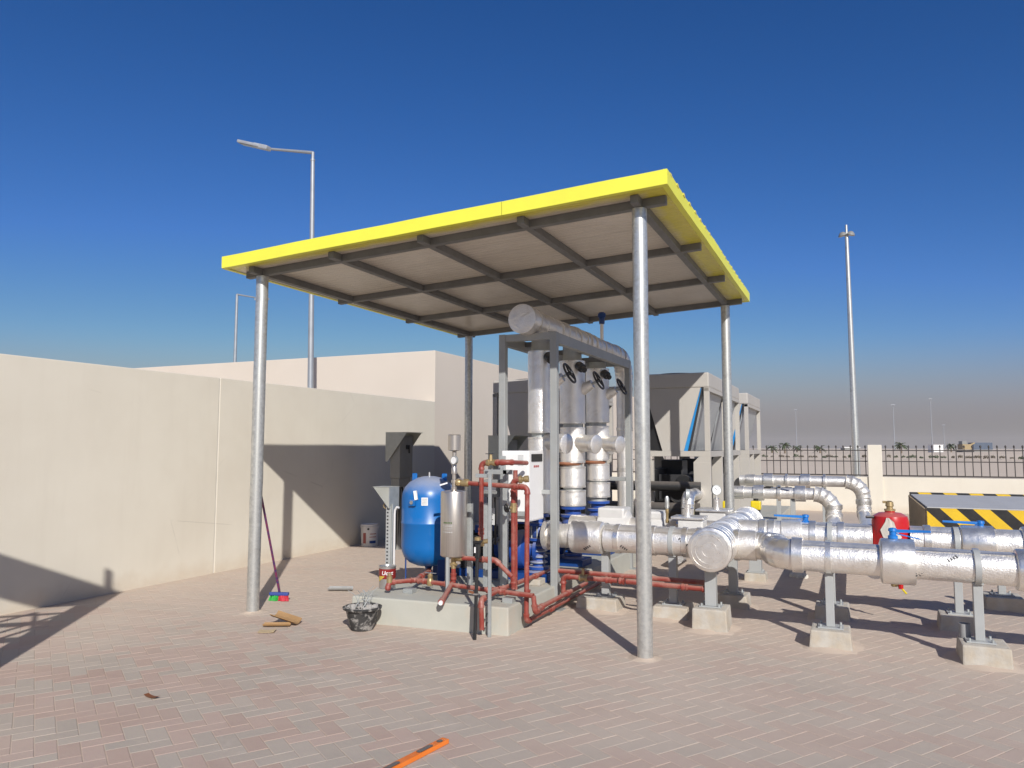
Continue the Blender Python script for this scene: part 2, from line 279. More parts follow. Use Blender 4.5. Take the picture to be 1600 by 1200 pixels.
# ------------------------------------------------------------------ mesh helpers
BASE = {}
class MB:
    def __init__(s): s.v = []; s.f = []
    def box(s, x0, x1, y0, y1, z0, z1):
        return s.pts8([(x0, y0, z0), (x1, y0, z0), (x1, y1, z0), (x0, y1, z0), (x0, y0, z1), (x1, y0, z1), (x1, y1, z1), (x0, y1, z1)])
    def pts8(s, p):
        i = len(s.v); s.v += [V(q) for q in p]
        s.f += [tuple(i + k for k in q) for q in ((3, 2, 1, 0), (4, 5, 6, 7), (0, 1, 5, 4), (1, 2, 6, 5), (2, 3, 7, 6), (3, 0, 4, 7))]; return s
    def obox(s, c, size, mat=None):
        hx, hy, hz = [a / 2 for a in size]; c = V(c)
        P = [V(q) for q in ((-hx, -hy, -hz), (hx, -hy, -hz), (hx, hy, -hz), (-hx, hy, -hz), (-hx, -hy, hz), (hx, -hy, hz), (hx, hy, hz), (-hx, hy, hz))]
        if mat is not None: P = [mat @ q for q in P]
        return s.pts8([c + q for q in P])
    def bar(s, p0, p1, a, b, up=(0, 0, 1)):
        p0, p1 = V(p0), V(p1); d = (p1 - p0); L = d.length; d.normalize(); side = d.cross(V(up))
        if side.length < 1e-4: side = d.cross(V((0, 1, 0)))
        side.normalize(); upv = side.cross(d)
        m = Matrix((side, d, upv)).transposed()
        return s.obox((p0 + p1) / 2, (a, L, b), m)
    def tube(s, pts, r, n=14, caps=True):
        pts = [V(p) for p in pts]; i0 = len(s.v); m = len(pts)
        t0 = (pts[1] - pts[0]).normalized(); ref = V((0, 0, 1)) if abs(t0.z) < .9 else V((1, 0, 0)); a = t0.cross(ref).normalized()
        for k, p in enumerate(pts):
            t = (pts[min(k + 1, m - 1)] - pts[max(k - 1, 0)])
            t = t.normalized() if t.length > 1e-9 else t0
            a = a - t * a.dot(t); a.normalize(); b = t.cross(a)
            rr = r[k] if isinstance(r, (list, tuple)) else r
            for j in range(n):
                q = 2 * PI * j / n; x = rr(q) if callable(rr) else rr
                s.v.append(p + a * (math.cos(q) * x) + b * (math.sin(q) * x))
        for k in range(m - 1):
            for j in range(n):
                A = i0 + k * n + j; B = i0 + k * n + (j + 1) % n
                s.f.append((A, B, B + n, A + n))
        if caps:
            s.f.append(tuple(i0 + j for j in reversed(range(n)))); s.f.append(tuple(i0 + (m - 1) * n + j for j in range(n)))
        return s
    def cyl(s, p0, p1, r, r1=None, n=18, caps=True):
        return s.tube([p0, p1], [r, r if r1 is None else r1], n, caps)
    def lathe(s, o, prof, axis=(0, 0, 1), n=28, caps=True):
        o = V(o); ax = V(axis).normalized()
        ref = V((0, 0, 1)) if abs(ax.z) < .9 else V((1, 0, 0)); a = ax.cross(ref).normalized(); b = ax.cross(a); i0 = len(s.v); m = len(prof)
        for (r, h) in prof:
            for j in range(n):
                q = 2 * PI * j / n; s.v.append(o + ax * h + a * (math.cos(q) * r) + b * (math.sin(q) * r))
        for k in range(m - 1):
            for j in range(n):
                A = i0 + k * n + j; B = i0 + k * n + (j + 1) % n; s.f.append((A, B, B + n, A + n))
        if caps:
            if prof[0][0] > 1e-5: s.f.append(tuple(i0 + j for j in reversed(range(n))))
            if prof[-1][0] > 1e-5: s.f.append(tuple(i0 + (m - 1) * n + j for j in range(n)))
        return s
    def prism(s, poly, d):
        d = V(d); i = len(s.v); n = len(poly); s.v += [V(p) for p in poly] + [V(p) + d for p in poly]
        s.f.append(tuple(i + k for k in reversed(range(n)))); s.f.append(tuple(i + n + k for k in range(n)))
        for k in range(n): s.f.append((i + k, i + (k + 1) % n, i + n + (k + 1) % n, i + n + k))
        return s
    def torus(s, o, axis, R, r, n=26, k=8):
        ax = V(axis).normalized(); ref = V((0, 0, 1)) if abs(ax.z) < .9 else V((1, 0, 0)); a = ax.cross(ref).normalized(); b = ax.cross(a); o = V(o); i0 = len(s.v)
        for i in range(n):
            q = 2 * PI * i / n; d = a * math.cos(q) + b * math.sin(q)
            for j in range(k):
                p = 2 * PI * j / k; s.v.append(o + d * (R + r * math.cos(p)) + ax * (r * math.sin(p)))
        for i in range(n):
            for j in range(k):
                s.f.append((i0 + i * k + j, i0 + ((i + 1) % n) * k + j, i0 + ((i + 1) % n) * k + (j + 1) % k, i0 + i * k + (j + 1) % k))
        return s
    def build(s, name, mat, parent=None, bev=0, smooth=38, loc=None, kind=None):
        base = BASE.get(parent.name, V((0, 0, 0))) if parent else (V(loc) if loc is not None else V((0, 0, 0)))
        me = bpy.data.meshes.new(name); me.from_pydata([v - base for v in s.v], [], s.f); me.validate()
        bm = bmesh.new(); bm.from_mesh(me)
        bmesh.ops.recalc_face_normals(bm, faces=bm.faces)
        if bev: bmesh.ops.bevel(bm, geom=[e for e in bm.edges if len(e.link_faces) == 2 and e.calc_face_angle(0) > .6], offset=bev, segments=2, profile=.6, affect='EDGES')
        bm.to_mesh(me); bm.free()
        if smooth and not bev:
            me.shade_smooth(); me.set_sharp_from_angle(angle=math.radians(smooth))
        me.materials.append(mat)
        o = bpy.data.objects.new(name, me); COL.objects.link(o)
        if parent: o.parent = parent; BASE[o.name] = base
        else: o.location = base; BASE[o.name] = base
        if kind: o["kind"] = kind
        return o
def thing(name, label, cat, loc=(0, 0, 0), group=None):
    o = bpy.data.objects.new(name, None); COL.objects.link(o); o.location = loc; o.empty_display_size = .1
    o["label"] = label; o["category"] = cat
    if group: o["group"] = group
    BASE[o.name] = V(loc); return o
def tag(o, label, cat, group=None):
    o["label"] = label; o["category"] = cat
    if group: o["group"] = group
    return o
def copy_tree(o, loc=None, parent=None):
    c = o.copy(); COL.objects.link(c)
    if parent: c.parent = parent
    if loc is not None: c.location = loc
    for ch in o.children: copy_tree(ch, None, c)
    return c
def share(o, parent, delta, color=None):
    c = o.copy(); COL.objects.link(c); c.parent = parent; c.location = o.location + V(delta); return c
def arcpts(p0, p1, p2, rad, n=8):
    p0, p1, p2 = V(p0), V(p1), V(p2); a = (p0 - p1).normalized(); b = (p2 - p1).normalized(); ang = a.angle(b); t = rad / math.tan(ang / 2)
    s, e = p1 + a * t, p1 + b * t; c = p1 + (a + b).normalized() * (rad / math.sin(ang / 2)); out = []
    u0 = (s - c); u1 = (e - c); tot = u0.angle(u1); ax = u0.cross(u1).normalized()
    for k in range(n + 1): out.append(c + Matrix.Rotation(tot * k / n, 3, ax) @ u0)
    return out
def foil_tube(mb, p0, p1, r, rough=.012, n=30, step=.03, ring=0):
    p0, p1 = V(p0), V(p1); L = (p1 - p0).length; k = max(2, int(L / step)); pts = [p0.lerp(p1, i / k) for i in range(k + 1)]
    sd = rnd.random() * 50; rs = []
    for i in range(k + 1):
        def f(q, i=i, g=1 + ring * (rnd.random() - .5)):
            return g * r * (1 + rough * noise.noise(V((math.cos(q) * 1.6, math.sin(q) * 1.6, sd + i * .55))) + rough * .8 * noise.noise(V((math.cos(q) * 4, math.sin(q) * 4, sd * 2 + i * 1.3))))
        rs.append(f)
    mb.tube(pts, rs, n); return mb
def foil_bend(mb, pts, r, n=30, ridge=.03):
    out = []; rs = []
    for i in range(len(pts) - 1):
        for t in (0, .12, .5, .88):
            out.append(V(pts[i]).lerp(V(pts[i + 1]), t)); rs.append(r * (1 + (ridge if t == 0 else 0)))
    out.append(V(pts[-1])); rs.append(r)
    mb.tube(out, rs, n); return mb
def insulated(t, pts, r, bend, mat=None, rough=.012, nb=5):
    mat = mat or mFoil; pts = [V(p) for p in pts]; cur = pts[0]
    for i in range(1, len(pts)):
        if i < len(pts) - 1:
            a = arcpts(pts[i - 1], pts[i], pts[i + 1], bend, nb)
            if (a[0] - cur).length > .02: foil_tube(MB(), cur, a[0], r, rough).build("pipe_section", mat, t)
            foil_bend(MB(), a, r * 1.02).build("elbow", mFoilS, t); cur = a[-1]
        else: foil_tube(MB(), cur, pts[i], r, rough).build("pipe_section", mat, t)
def band(t, p, ax, r, w, dr=.012, mat=None, name="band"):
    p, ax = V(p), V(ax).normalized()
    MB().lathe(p - ax * w / 2, [(r, 0), (r + dr, .004), (r + dr, w - .004), (r, w)], ax, 30).build(name, mat or mFoilS, t)
def lever(t, p, d, L, mat=mBlueH):
    p, d = V(p), V(d).normalized()
    mb = MB(); mb.lathe(p - V((0, 0, .055)), [(.034, 0), (.034, .02), (.024, .024), (.024, .05), (.032, .055), (.028, .075), (0, .08)], n=14)
    h = mb.build("valve_stem", mat, t, smooth=40)
    s = d.cross(V((0, 0, 1)))
    m2 = MB()
    m2.pts8([p + s * .018 - V((0, 0, .012)), p - s * .018 - V((0, 0, .012)), p + d * L - s * .011 + V((0, 0, .0)), p + d * L + s * .011 + V((0, 0, .0)),
             p + s * .018 + V((0, 0, .012)), p - s * .018 + V((0, 0, .012)), p + d * L - s * .011 + V((0, 0, .016)), p + d * L + s * .011 + V((0, 0, .016))])
    m2.bar(p + V((0, 0, -.014)), p + d * L * .72 + V((0, 0, -.05)), .016, .008)
    m2.build("valve_lever", mat, t, bev=.003)
def red_run(t, pts, r=.021, coup=()):
    pts = [V(p) for p in pts]; R = r * 1.9
    for i in range(len(pts) - 1):
        a, b = pts[i], pts[i + 1]; d = (b - a).normalized(); L = (b - a).length
        s = a + d * (R if i else 0); e = b - d * (R if i < len(pts) - 2 else 0)
        if (e - s).dot(d) > .01: MB().cyl(s, e, r, n=14).build("pipe", mRed, t)
    for i in range(1, len(pts) - 1):
        ap = arcpts(pts[i - 1], pts[i], pts[i + 1], R, 6); d0 = (pts[i - 1] - pts[i]).normalized(); d1 = (pts[i + 1] - pts[i]).normalized()
        P = [ap[0] + d0 * .022, ap[0] + d0 * .005] + ap + [ap[-1] + d1 * .005, ap[-1] + d1 * .022]
        MB().tube(P, [r * 1.34, r * 1.3] + [r * 1.18] * len(ap) + [r * 1.3, r * 1.34], 14).build("elbow", mRed, t)
    for (p, ax) in coup: MB().lathe(V(p) - V(ax).normalized() * .028, [(r * 1.36, 0), (r * 1.36, .016), (r * 1.2, .02), (r * 1.2, .036), (r * 1.36, .04), (r * 1.36, .056)], ax, 14).build("coupling", mRed, t)
def text_mesh(txt, size, shear=0):
    cu = bpy.data.curves.new("t", 'FONT'); cu.body = txt; cu.size = size; cu.align_x = 'CENTER'; cu.align_y = 'CENTER'; cu.shear = shear; cu.resolution_u = 3; cu.offset = size * .018
    o = bpy.data.objects.new("t", cu); COL.objects.link(o); dg = bpy.context.evaluated_depsgraph_get(); me = bpy.data.meshes.new_from_object(o.evaluated_get(dg))
    bm = bmesh.new(); bm.from_mesh(me); bmesh.ops.triangulate(bm, faces=bm.faces); bmesh.ops.subdivide_edges(bm, edges=[e for e in bm.edges if e.calc_length() > size * .25], cuts=2); bmesh.ops.triangulate(bm, faces=bm.faces)
    vs = [v.co.copy() for v in bm.verts]; fs = [tuple(v.index for v in f.verts) for f in bm.faces]; bm.free()
    bpy.data.objects.remove(o); bpy.data.meshes.remove(me); bpy.data.curves.remove(cu)
    return vs, fs

# ================================================================== SETTING
def proj(p):
    d = V(p) - CAM; z = d.dot(w_)
    if z < .3: return None
    return (800 + 1172.96 * d.dot(r_) / z, 600 - 1172.96 * d.dot(u_) / z, z)
# desert ground to the horizon
def ground_sheet():
    xs = [-1500, -900, -400, -120, -60, -20, 0, 30, 60, 90, 120, 150, 190, 240, 400, 900, 1500]; mb = MB()
    ys = [-1500, -400, -60, 0, 20, 60, 96, 104, 112, 120, 130, 145, 165, 190, 220, 260, 320, 420, 700, 1100, 1500]
    for y in ys:
        for x in xs:
            f = max(0, min(1, (y - 104) / 20)) * max(0, 1 - max(0, y - 260) / 300)
            mb.v.append(V((x, y, -.06 + f * (.55 + .35 * noise.noise(V((x * .03, y * .05, 3))) ) - (max(0, y - 420)) * .00012)))
    n = len(xs)
    for j in range(len(ys) - 1):
        for i in range(n - 1): mb.f.append((j * n + i, j * n + i + 1, (j + 1) * n + i + 1, (j + 1) * n + i))
    o = mb.build("desert_ground", mDesert, smooth=60); o["kind"] = "structure"
ground_sheet()
yard = MB(); yard.v = [V(p) for p in ((-5.6, -12, -.0018), (14, -12, -.0018), (14, 14.25, -.0018), (-5.6, 14.25, -.0018))]; yard.f = [(0, 1, 2, 3)]
yard = yard.build("paved_ground", mJoint, smooth=0); yard["kind"] = "structure"

def pavers():
    ang = math.radians(-33.5); A = V((math.cos(ang), math.sin(ang), 0)); B = V((-math.sin(ang), math.cos(ang), 0)); c = .0992; g = .0014; ch = .0030
    rows = {}; items = []
    for ix in range(-190, 190):
        for iy in range(-190, 190):
            q = (ix - iy) % 4
            if q == 0: w, h = 2, 1
            elif q == 3: w, h = 1, 2
            else: continue
            ctr = A * ((ix + w / 2) * c) + B * ((iy + h / 2) * c - .0075)
            if not (-5.47 < ctr.x < 8 and -5.3 < ctr.y < 14.1): continue
            p = proj(ctr)
            if p is None or p[0] < -260 or p[0] > 1860 or p[1] > 1420 or p[2] > 15.5: continue
            row = (ix - iy) // 4
            pink = ((row % 2 == 0) and rnd.random() < .78) or rnd.random() < .2
            t = rnd.random(); k = 1 + (rnd.random() - .5) * .12
            col = (V((.435, .32, .265)).lerp(V((.41, .29, .235)), t) if pink else V((.405, .35, .29)).lerp(V((.385, .335, .28)), t)) * k
            items.append((p[2], ctr, w > h, col, p))
    items.sort(key=lambda s: s[0])
    inview = [s for s in items if 0 <= s[4][0] <= 1600 and s[4][1] <= 1200]
    top = set(id(s) for s in inview[:300])
    def shape(hx, hy):
        o = [(-hx, -hy), (hx, -hy), (hx, hy), (-hx, hy)]; i = [(x - math.copysign(ch, x), y - math.copysign(ch, y)) for x, y in o]
        vs = [(x, y, 0) for x, y in i] + [(x, y, -.0012) for x, y in o] + [(x, y, -.02) for x, y in o]
        fs = [(0, 1, 2, 3)] + [(4 + k, 4 + (k + 1) % 4, (k + 1) % 4, k) for k in range(4)] + [(8 + k, 8 + (k + 1) % 4, 4 + (k + 1) % 4, 4 + k) for k in range(4)]
        return vs, fs
    hs = shape(c - g, c / 2 - g)
    me = bpy.data.meshes.new("paver"); me.from_pydata(hs[0], [], hs[1]); me.materials.append(mPavO)
    verts = []; faces = []; cols = []
    R = Matrix.Rotation(ang, 3, 'Z')
    for s in items:
        rot = R if s[2] else R @ Matrix.Rotation(PI / 2, 3, 'Z')
        tilt = Matrix.Rotation((rnd.random() - .5) * .010, 3, 'X') @ Matrix.Rotation((rnd.random() - .5) * .010, 3, 'Y')
        m = rot @ tilt; z = (rnd.random() - .5) * .0010
        if id(s) in top:
            o = bpy.data.objects.new("paver", me); COL.objects.link(o); o.parent = yard; o.location = s[1] + V((0, 0, z)); o.rotation_euler = m.to_euler(); o.color = (s[3].x, s[3].y, s[3].z, 1)
        else:
            b = len(verts); ctr = s[1] + V((0, 0, z))
            verts += [tuple(m @ V(p) + ctr) for p in hs[0]]; faces += [tuple(b + k for k in f) for f in hs[1]]; cols += [(s[3].x, s[3].y, s[3].z, 1.0)] * len(hs[1])
    mf = bpy.data.meshes.new("paver_field"); mf.from_pydata(verts, [], faces)
    at = mf.attributes.new("tint", 'FLOAT_COLOR', 'FACE'); at.data.foreach_set("color", [x for q in cols for x in q])
    mf.materials.append(mPavA); o = bpy.data.objects.new("paver_field", mf); COL.objects.link(o); o.parent = yard; o["kind"] = "stuff"
pavers()

# boundary wall on the left: panels with an open joint filled with sealant
XW = -5.59; HW = 2.338
t = thing("boundary_wall", "long plain cream boundary wall along the left of the yard", "wall", (XW, 0, 0))
MB().box(XW - .2, XW, -12, 1.437, -.05, HW).build("wall_panel", mWall, t, bev=.008)
MB().box(XW - .2, XW, 1.451, 6.64, -.05, HW).build("wall_panel", mWall, t, bev=.008)
MB().box(XW - .1, XW - .004, 1.437, 1.451, 0, HW - .01).build("sealant_joint", mSeal, t)
# building behind the wall
t = thing("pale_building", "plain pale flat roofed building rising behind the cream boundary wall", "building", (XW, 6.647, 0))
mb = MB().box(-34, XW - .012, 6.647, 24, -.05, 3.294); mb.build("wall", mBldg, t, bev=.01)
MB().box(-33.8, XW - .2, 6.85, 23.8, 3.296, 3.30).build("roof", mConc, t)

# low wall with railing on the right
YF = 14.2
t = thing("low_fence_wall", "low cream wall with square pillar and black iron railings on top", "fence", (1.88, YF, 0))
MB().box(-5.5, 1.735, YF - .1, YF + .1, -.05, .818).build("wall_panel", mWall, t, bev=.01)
MB().box(2.035, 14, YF - .1, YF + .1, -.05, .823).build("wall_panel", mWall, t, bev=.01)
MB().box(1.735, 2.035, YF - .14, YF + .14, -.05, 1.566).build("pillar", mWall, t, bev=.012)
bal = MB(); bal.box(-.009, .009, -.009, .009, .845, 1.50); bal.lathe((0, 0, 1.50), [(.012, 0), (.02, .01), (.02, .03), (.004, .06)], n=8)
b0 = bal.build("baluster", mIron, smooth=30)
b0.parent = t
def rail(x0, x1, sp, first):
    for z, h in ((.84, .03), (1.17, .022), (1.425, .022)):
        MB().box(x0, x1, YF - .008, YF + .008, z, z + h).build("rail", mIron, t)
    x = first
    while x < x1 - .03:
        if x > x0 + .02:
            c = b0.copy(); COL.objects.link(c); c.parent = t; c.location = (x - 1.88, 0, 0)
        x += sp
rail(-5.5, 1.73, .158, -5.42); rail(2.04, 9.0, .158, 2.12)
bpy.data.objects.remove(b0)

# hazard striped upstand near the fence
t = thing("hazard_striped_upstand", "grey topped concrete upstand with yellow and black hazard stripes by the low wall", "barrier", (2.23, 5.56, 0))
MB().box(2.232, 7.0, 5.56, 8.64, -.02, .735).build("side_wall", mCorr, t, bev=.01)
MB().box(2.24, 7.0, 5.552, 5.558, .02, .738).build("striped_face", mHaz, t)
MB().box(2.245, 7.0, 5.57, 8.5, .737, .75).build("cover_plate", mPlateT, t, bev=.004)
MB().box(2.235, 7.0, 8.51, 8.63, .737, .775).build("striped_rim", mHaz, t)
for k in range(24):
    x = 5.62 + k * .125
    MB().box(2.215, 2.232, x, x + .06, .0, .73).build("shutter_rib", mCorr, t, smooth=0)

# ================================================================== CANOPY
ZR = 3.277; SL = .0477
def zb(x): return ZR + SL * x          # underside of the beams
def zc(x): return ZR + .066 + SL * x   # underside of the roof sheet
CX = (0, -.9075, -1.815, -2.7225, -3.63); CY = (0, 1.4057, 2.8113, 4.217)
canopy = thing("yellow_edged_canopy", "steel canopy with yellow fascia on four galvanised posts over the pumps", "canopy", (-1.815, 2.1, 0))
for (x, y) in ((0, 0), (-3.63, 0), (0, 4.217), (-3.63, 4.217)):
    pr = []; L = zb(x); mb = MB()
    sd = rnd.random() * 9
    pts = [(x + .0025 * noise.noise(V((sd, k * .7, 0))), y + .0025 * noise.noise(V((sd, k * .7, 4))), -.05 + (L + .05) * k / 30) for k in range(31)]
    mb.tube(pts, .056, 40); p = mb.build("post", mGalv, canopy)
    MB().lathe((x, y, -.004), [(.105, 0), (.09, .006), (.07, .012), (.057, .02)], n=22, caps=False).build("base_mortar", mJoint, canopy)
    MB().box(x - .075, x + .075, y - .075, y + .075, L - .012, L - .001).build("cap_plate", mBeam, canopy) if False else None
for y in CY:
    mb = MB(); x0, x1 = -3.63 - .175, .205; w = .03
    mb.pts8([(x0, y - w, zb(x0)), (x1, y - w, zb(x1)), (x1, y + w, zb(x1)), (x0, y + w, zb(x0)), (x0, y - w, zc(x0) - .001), (x1, y - w, zc(x1) - .001), (x1, y + w, zc(x1) - .001), (x0, y + w, zc(x0) - .001)])
    mb.build("beam", mBeam, canopy, bev=.004)
for x in CX:
    w = .03; mb = MB(); mb.pts8([(x - w, -.15, zb(x - w) + .003), (x + w, -.15, zb(x + w) + .003), (x + w, 4.36, zb(x + w) + .003), (x - w, 4.36, zb(x - w) + .003),
                       (x - w, -.15, zc(x - w) - .002), (x + w, -.15, zc(x + w) - .002), (x + w, 4.36, zc(x + w) - .002), (x - w, 4.36, zc(x - w) - .002)])
    mb.build("purlin", mBeam, canopy, bev=.004)
RX0, RX1, RY0, RY1 = -3.906, .266, -.254, 4.467
ns = 5; wy = (RY1 - RY0 - .02) / ns
for k in range(ns):
    y0 = RY0 + .01 + k * wy + .0015; y1 = y0 + wy - .003; mb = MB()
    # ribbed sheet profile swept along x
    prof = []; m = 12
    for j in range(m):
        ya = y0 + (y1 - y0) * j / m; yb = y0 + (y1 - y0) * (j + 1) / m; g = (yb - ya)
        prof += [(ya, .0), (ya + g * .46, .0), (ya + g * .5, .006), (ya + g * .54, .0)]
    prof.append((y1, 0))
    xs = [RX0 + .012 + (RX1 - RX0 - .024) * i / 24 for i in range(25)]
    n = len(prof)
    for x in xs:
        for (y, z) in prof: mb.v.append(V((x, y, zc(x) + z + .0025 * noise.noise(V((x * 1.3, y * 2.2, 1.7))))))
    for i in range(len(xs) - 1):
        for j in range(n - 1): mb.f.append((i * n + j, i * n + j + 1, (i + 1) * n + j + 1, (i + 1) * n + j))
    b = len(mb.v); xa, xb = RX0 + .004, RX1 - .004
    mb.pts8([(xa, y0, zc(xa) + .02), (xb, y0, zc(xb) + .02), (xb, y1, zc(xb) + .02), (xa, y1, zc(xa) + .02), (xa, y0, zc(xa) + .095), (xb, y0, zc(xb) + .095), (xb, y1, zc(xb) + .095), (xa, y1, zc(xa) + .095)])
    for j in range(4):
        yy = y0 + wy * (j + .5) / 4; xa2, xb2 = RX0 + .03, RX1 + .004
        mb.pts8([(xa2, yy - .04, zc(xa2) + .09), (xb2, yy - .04, zc(xb2) + .09), (xb2, yy + .04, zc(xb2) + .09), (xa2, yy + .04, zc(xa2) + .09), (xa2, yy - .02, zc(xa2) + .113), (xb2, yy - .02, zc(xb2) + .113), (xb2, yy + .02, zc(xb2) + .113), (xa2, yy + .02, zc(xa2) + .113)])
    mb.build("roof_sheet", mRoof, canopy, smooth=30)
def fascia(p, q, n):
    # thin folded edge trim: upright face, top fold and short return underneath
    p, q, n = V(p), V(q), V(n); k = max(2, int((q - p).length / .12)); mb = MB(); T = .0025
    prof = [(0, 0), (0, .108), (-.03, .110), (-.03, .110 - T), (-T, .108 - T), (-T, T), (-.045, T), (-.045, 0)]
    for i in range(k + 1):
        c = p.lerp(q, i / k); dz = .004 * noise.noise(c * 1.7)
        for (a, h) in prof: mb.v.append(c + n * (a + (.0055 * noise.noise(c * 2 + V((0, 0, h * 9))) + .002 * noise.noise(c * 9))) + V((0, 0, h + (dz if h > .05 else dz * .4))))
    m = len(prof)
    for i in range(k):
        for j in range(m): mb.f.append((i * m + j, i * m + (j + 1) % m, (i + 1) * m + (j + 1) % m, (i + 1) * m + j))
    mb.f += [tuple(range(m)), tuple(k * m + j for j in reversed(range(m)))]
    mb.build("fascia", mYellow, canopy, smooth=30)
zc0 = lambda x: zc(x) - .003
xj = -1.02
fascia((RX1, RY0, zc0(RX1)), (xj + .0015, RY0, zc0(xj)), (0, -1, 0)); fascia((xj - .0015, RY0 - .0015, zc0(xj)), (RX0 + .02, RY0 - .0015, zc0(RX0)), (0, -1, 0))
fascia((RX1 + .003, RY0 + .004, zc0(RX1)), (RX1 + .003, RY1, zc0(RX1)), (1, 0, 0)); fascia((RX0, RY0 + .03, zc0(RX0)), (RX0, RY1, zc0(RX0)), (-1, 0, 0))
fascia((RX0, RY1 + .002, zc0(RX0)), (RX1, RY1 + .002, zc0(RX1)), (0, 1, 0))

# ================================================================== CHILLERS
def chiller(loc, nm, ml, label):
    t = thing("air_cooled_chiller", label, "chiller", (0, 0, 0), "beige air cooled chillers behind the canopy")
    W = 1.06; H = 2.6; zr = 1.45; tw = .82; bw = .31; h0 = .2
    L = nm * ml; hw = W / 2
    MB().box(-hw, hw, 0, L, 2.36, 2.575).build("top_casing", mChill, t, bev=.02)
    for k in range(nm):
        y0 = k * ml; y1 = y0 + ml
        for yy in (y0 + .012, y1 - .032):
            MB().prism([(-tw / 2, yy, 2.36), (tw / 2, yy, 2.36), (bw / 2, yy, zr), (-bw / 2, yy, zr)], (0, .02, 0)).build("end_panel", mChill, t)
        for s in (-1, 1):
            MB().prism([(s * (tw / 2 + .005), y0 + .07, 2.358), (s * (tw / 2 + .075), y0 + .07, 2.358), (s * (bw / 2 + .075), y0 + .07, zr), (s * (bw / 2 + .005), y0 + .07, zr)], (0, ml - .1, 0)).build("coil", mCoil if s > 0 else mBlack, t, smooth=0)  # left coil is coloured black to stand for its shaded side
            if s > 0:
                MB().prism([(tw / 2 + .001, y0 + .015, 2.35), (tw / 2 + .010, y0 + .015, 2.35), (bw / 2 + .055, y0 + .015, zr), (bw / 2 + .001, y0 + .015, zr)], (0, .045, 0)).build("film_strip", mStripB, t, smooth=0)
                MB().prism([(tw / 2 + .011, y0 + .02, 2.35), (tw / 2 + .03, y0 + .02, 2.35), (bw / 2 + .088, y0 + .02, zr), (bw / 2 + .057, y0 + .02, zr)], (0, .045, 0)).build("edge_seal", mDark, t, smooth=0)
        for q in (.27, .73):
            mb = MB(); c = (0, y0 + ml * q, 2.575); mb.lathe(c, [(.33, 0), (.345, .003), (.345, .014), (.32, .016), (.32, .0)], n=26, caps=False)
            mb.build("fan_ring", mBlack, t)
            mb = MB(); mb.lathe(c, [(.32, .01), (.32, .012)], n=26); [mb.torus(V(c) + V((0, 0, .016)), (0, 0, 1), r, .004, 20, 4) for r in (.08, .16, .24, .31)]
            mb.build("fan_guard", mBlack, t)
    for k in range(nm + 1):
        yy = min(k * ml, L - .07)
        for s in (-1, 1):
            MB().box(s * hw - (.075 if s > 0 else 0), s * hw + (0 if s > 0 else .075), yy, yy + .07, zr, 2.355).build("frame_post", mChill, t, bev=.004)
    for s in (-1, 1):
        x0 = s * hw - (.07 if s > 0 else 0)
        MB().box(x0, x0 + .07, .002, L - .002, zr - .085, zr - .001).build("side_rail", mChill, t, bev=.004)
        MB().box(x0 - .004, x0 + .074, .0, L, 2.3, 2.358).build("side_rail", mChill, t, bev=.004)
        for yy, wd in ((0, .24), (L * .33, .16), (L - .2, .2)):
            xs = x0 + (.07 if s > 0 else 0)
            xa, xb = (xs - wd, xs + .002) if s > 0 else (xs - .002, xs + wd)
            mb = MB().box(xa, xb, yy, yy + .07, h0, zr - .16)
            mb.build("leg", mChill, t, bev=.006)
            MB().prism([(xa, yy + .003, zr - .162), (xb, yy + .003, zr - .162), (xb, yy + .003, zr - .003), (xb - s * .08, yy + .003, zr - .003)] if s > 0 else
                       [(xb, yy + .003, zr - .162), (xa, yy + .003, zr - .162), (xa, yy + .003, zr - .003), (xa - s * .08, yy + .003, zr - .003)], (0, .06, 0)).build("gusset", mChill, t)
    for yy in (.002, L - .072): MB().box(-hw + .072, hw - .072, yy, yy + .07, zr - .08, zr - .002).build("end_rail", mChill, t, bev=.004)
    for k in range(nm):
        y0 = k * ml
        MB().cyl((-.18, y0 + .25, .55), (-.18, y0 + ml - .1, .55), .2, n=22).build("evaporator_shell", mBlack, t)
        MB().lathe((.22, y0 + .55, .3), [(.17, 0), (.19, .05), (.19, .6), (.15, .72), (0, .76)], n=20).build("compressor", mBlack, t)
        MB().lathe((.22, y0 + 1.15, .3), [(.17, 0), (.19, .05), (.19, .6), (.15, .72), (0, .76)], n=20).build("compressor", mBlack, t)
        MB().tube(arcpts((-.1, y0 + .2, 1.0), (.3, y0 + .2, 1.0), (.3, y0 + .2, .5), .15), .05, 12).build("suction_pipe", mDark, t)
        MB().box(-hw + .1, hw - .1, y0 + .1, y0 + ml - .1, h0 + .02, h0 + .1).build("base_tray", mDark, t)
        MB().cyl((.12, y0 + .12, .98), (.12, y0 + ml - .06, .98), .12, n=18).build("shade_fill_pipe", mBlack, t)  # black cylinder added to deepen the shade under the chiller
        MB().box(-.47, -.30, y0 + .15, y0 + ml - .2, .30, 1.18).build("shade_fill_box", mBlack, t, bev=.01); MB().box(-.28, .26, y0 + .30, y0 + .36, .3, 1.10).build("shade_fill_sheet", mDark, t)  # dark boxes added to fill the shaded space between the legs
        MB().box(-.38, -.05, y0 + .9, y0 + 1.3, .8, 1.3).build("control_box", mDark, t, bev=.01)
    t.location = loc; return t
chB = chiller((-.965, 5.5, 0), 2, 1.6, "beige chiller nearest the right rear canopy post, half shaded by the roof")
chA = copy_tree(chB, (-3.33, 5.5, 0)); [bpy.data.objects.remove(c) for c in list(chA.children) if c.name.startswith("coil") and c.data.materials[0] == mBlack]
chA["label"] = "beige chiller mostly hidden behind the vertical pipes, left of the pump frame"
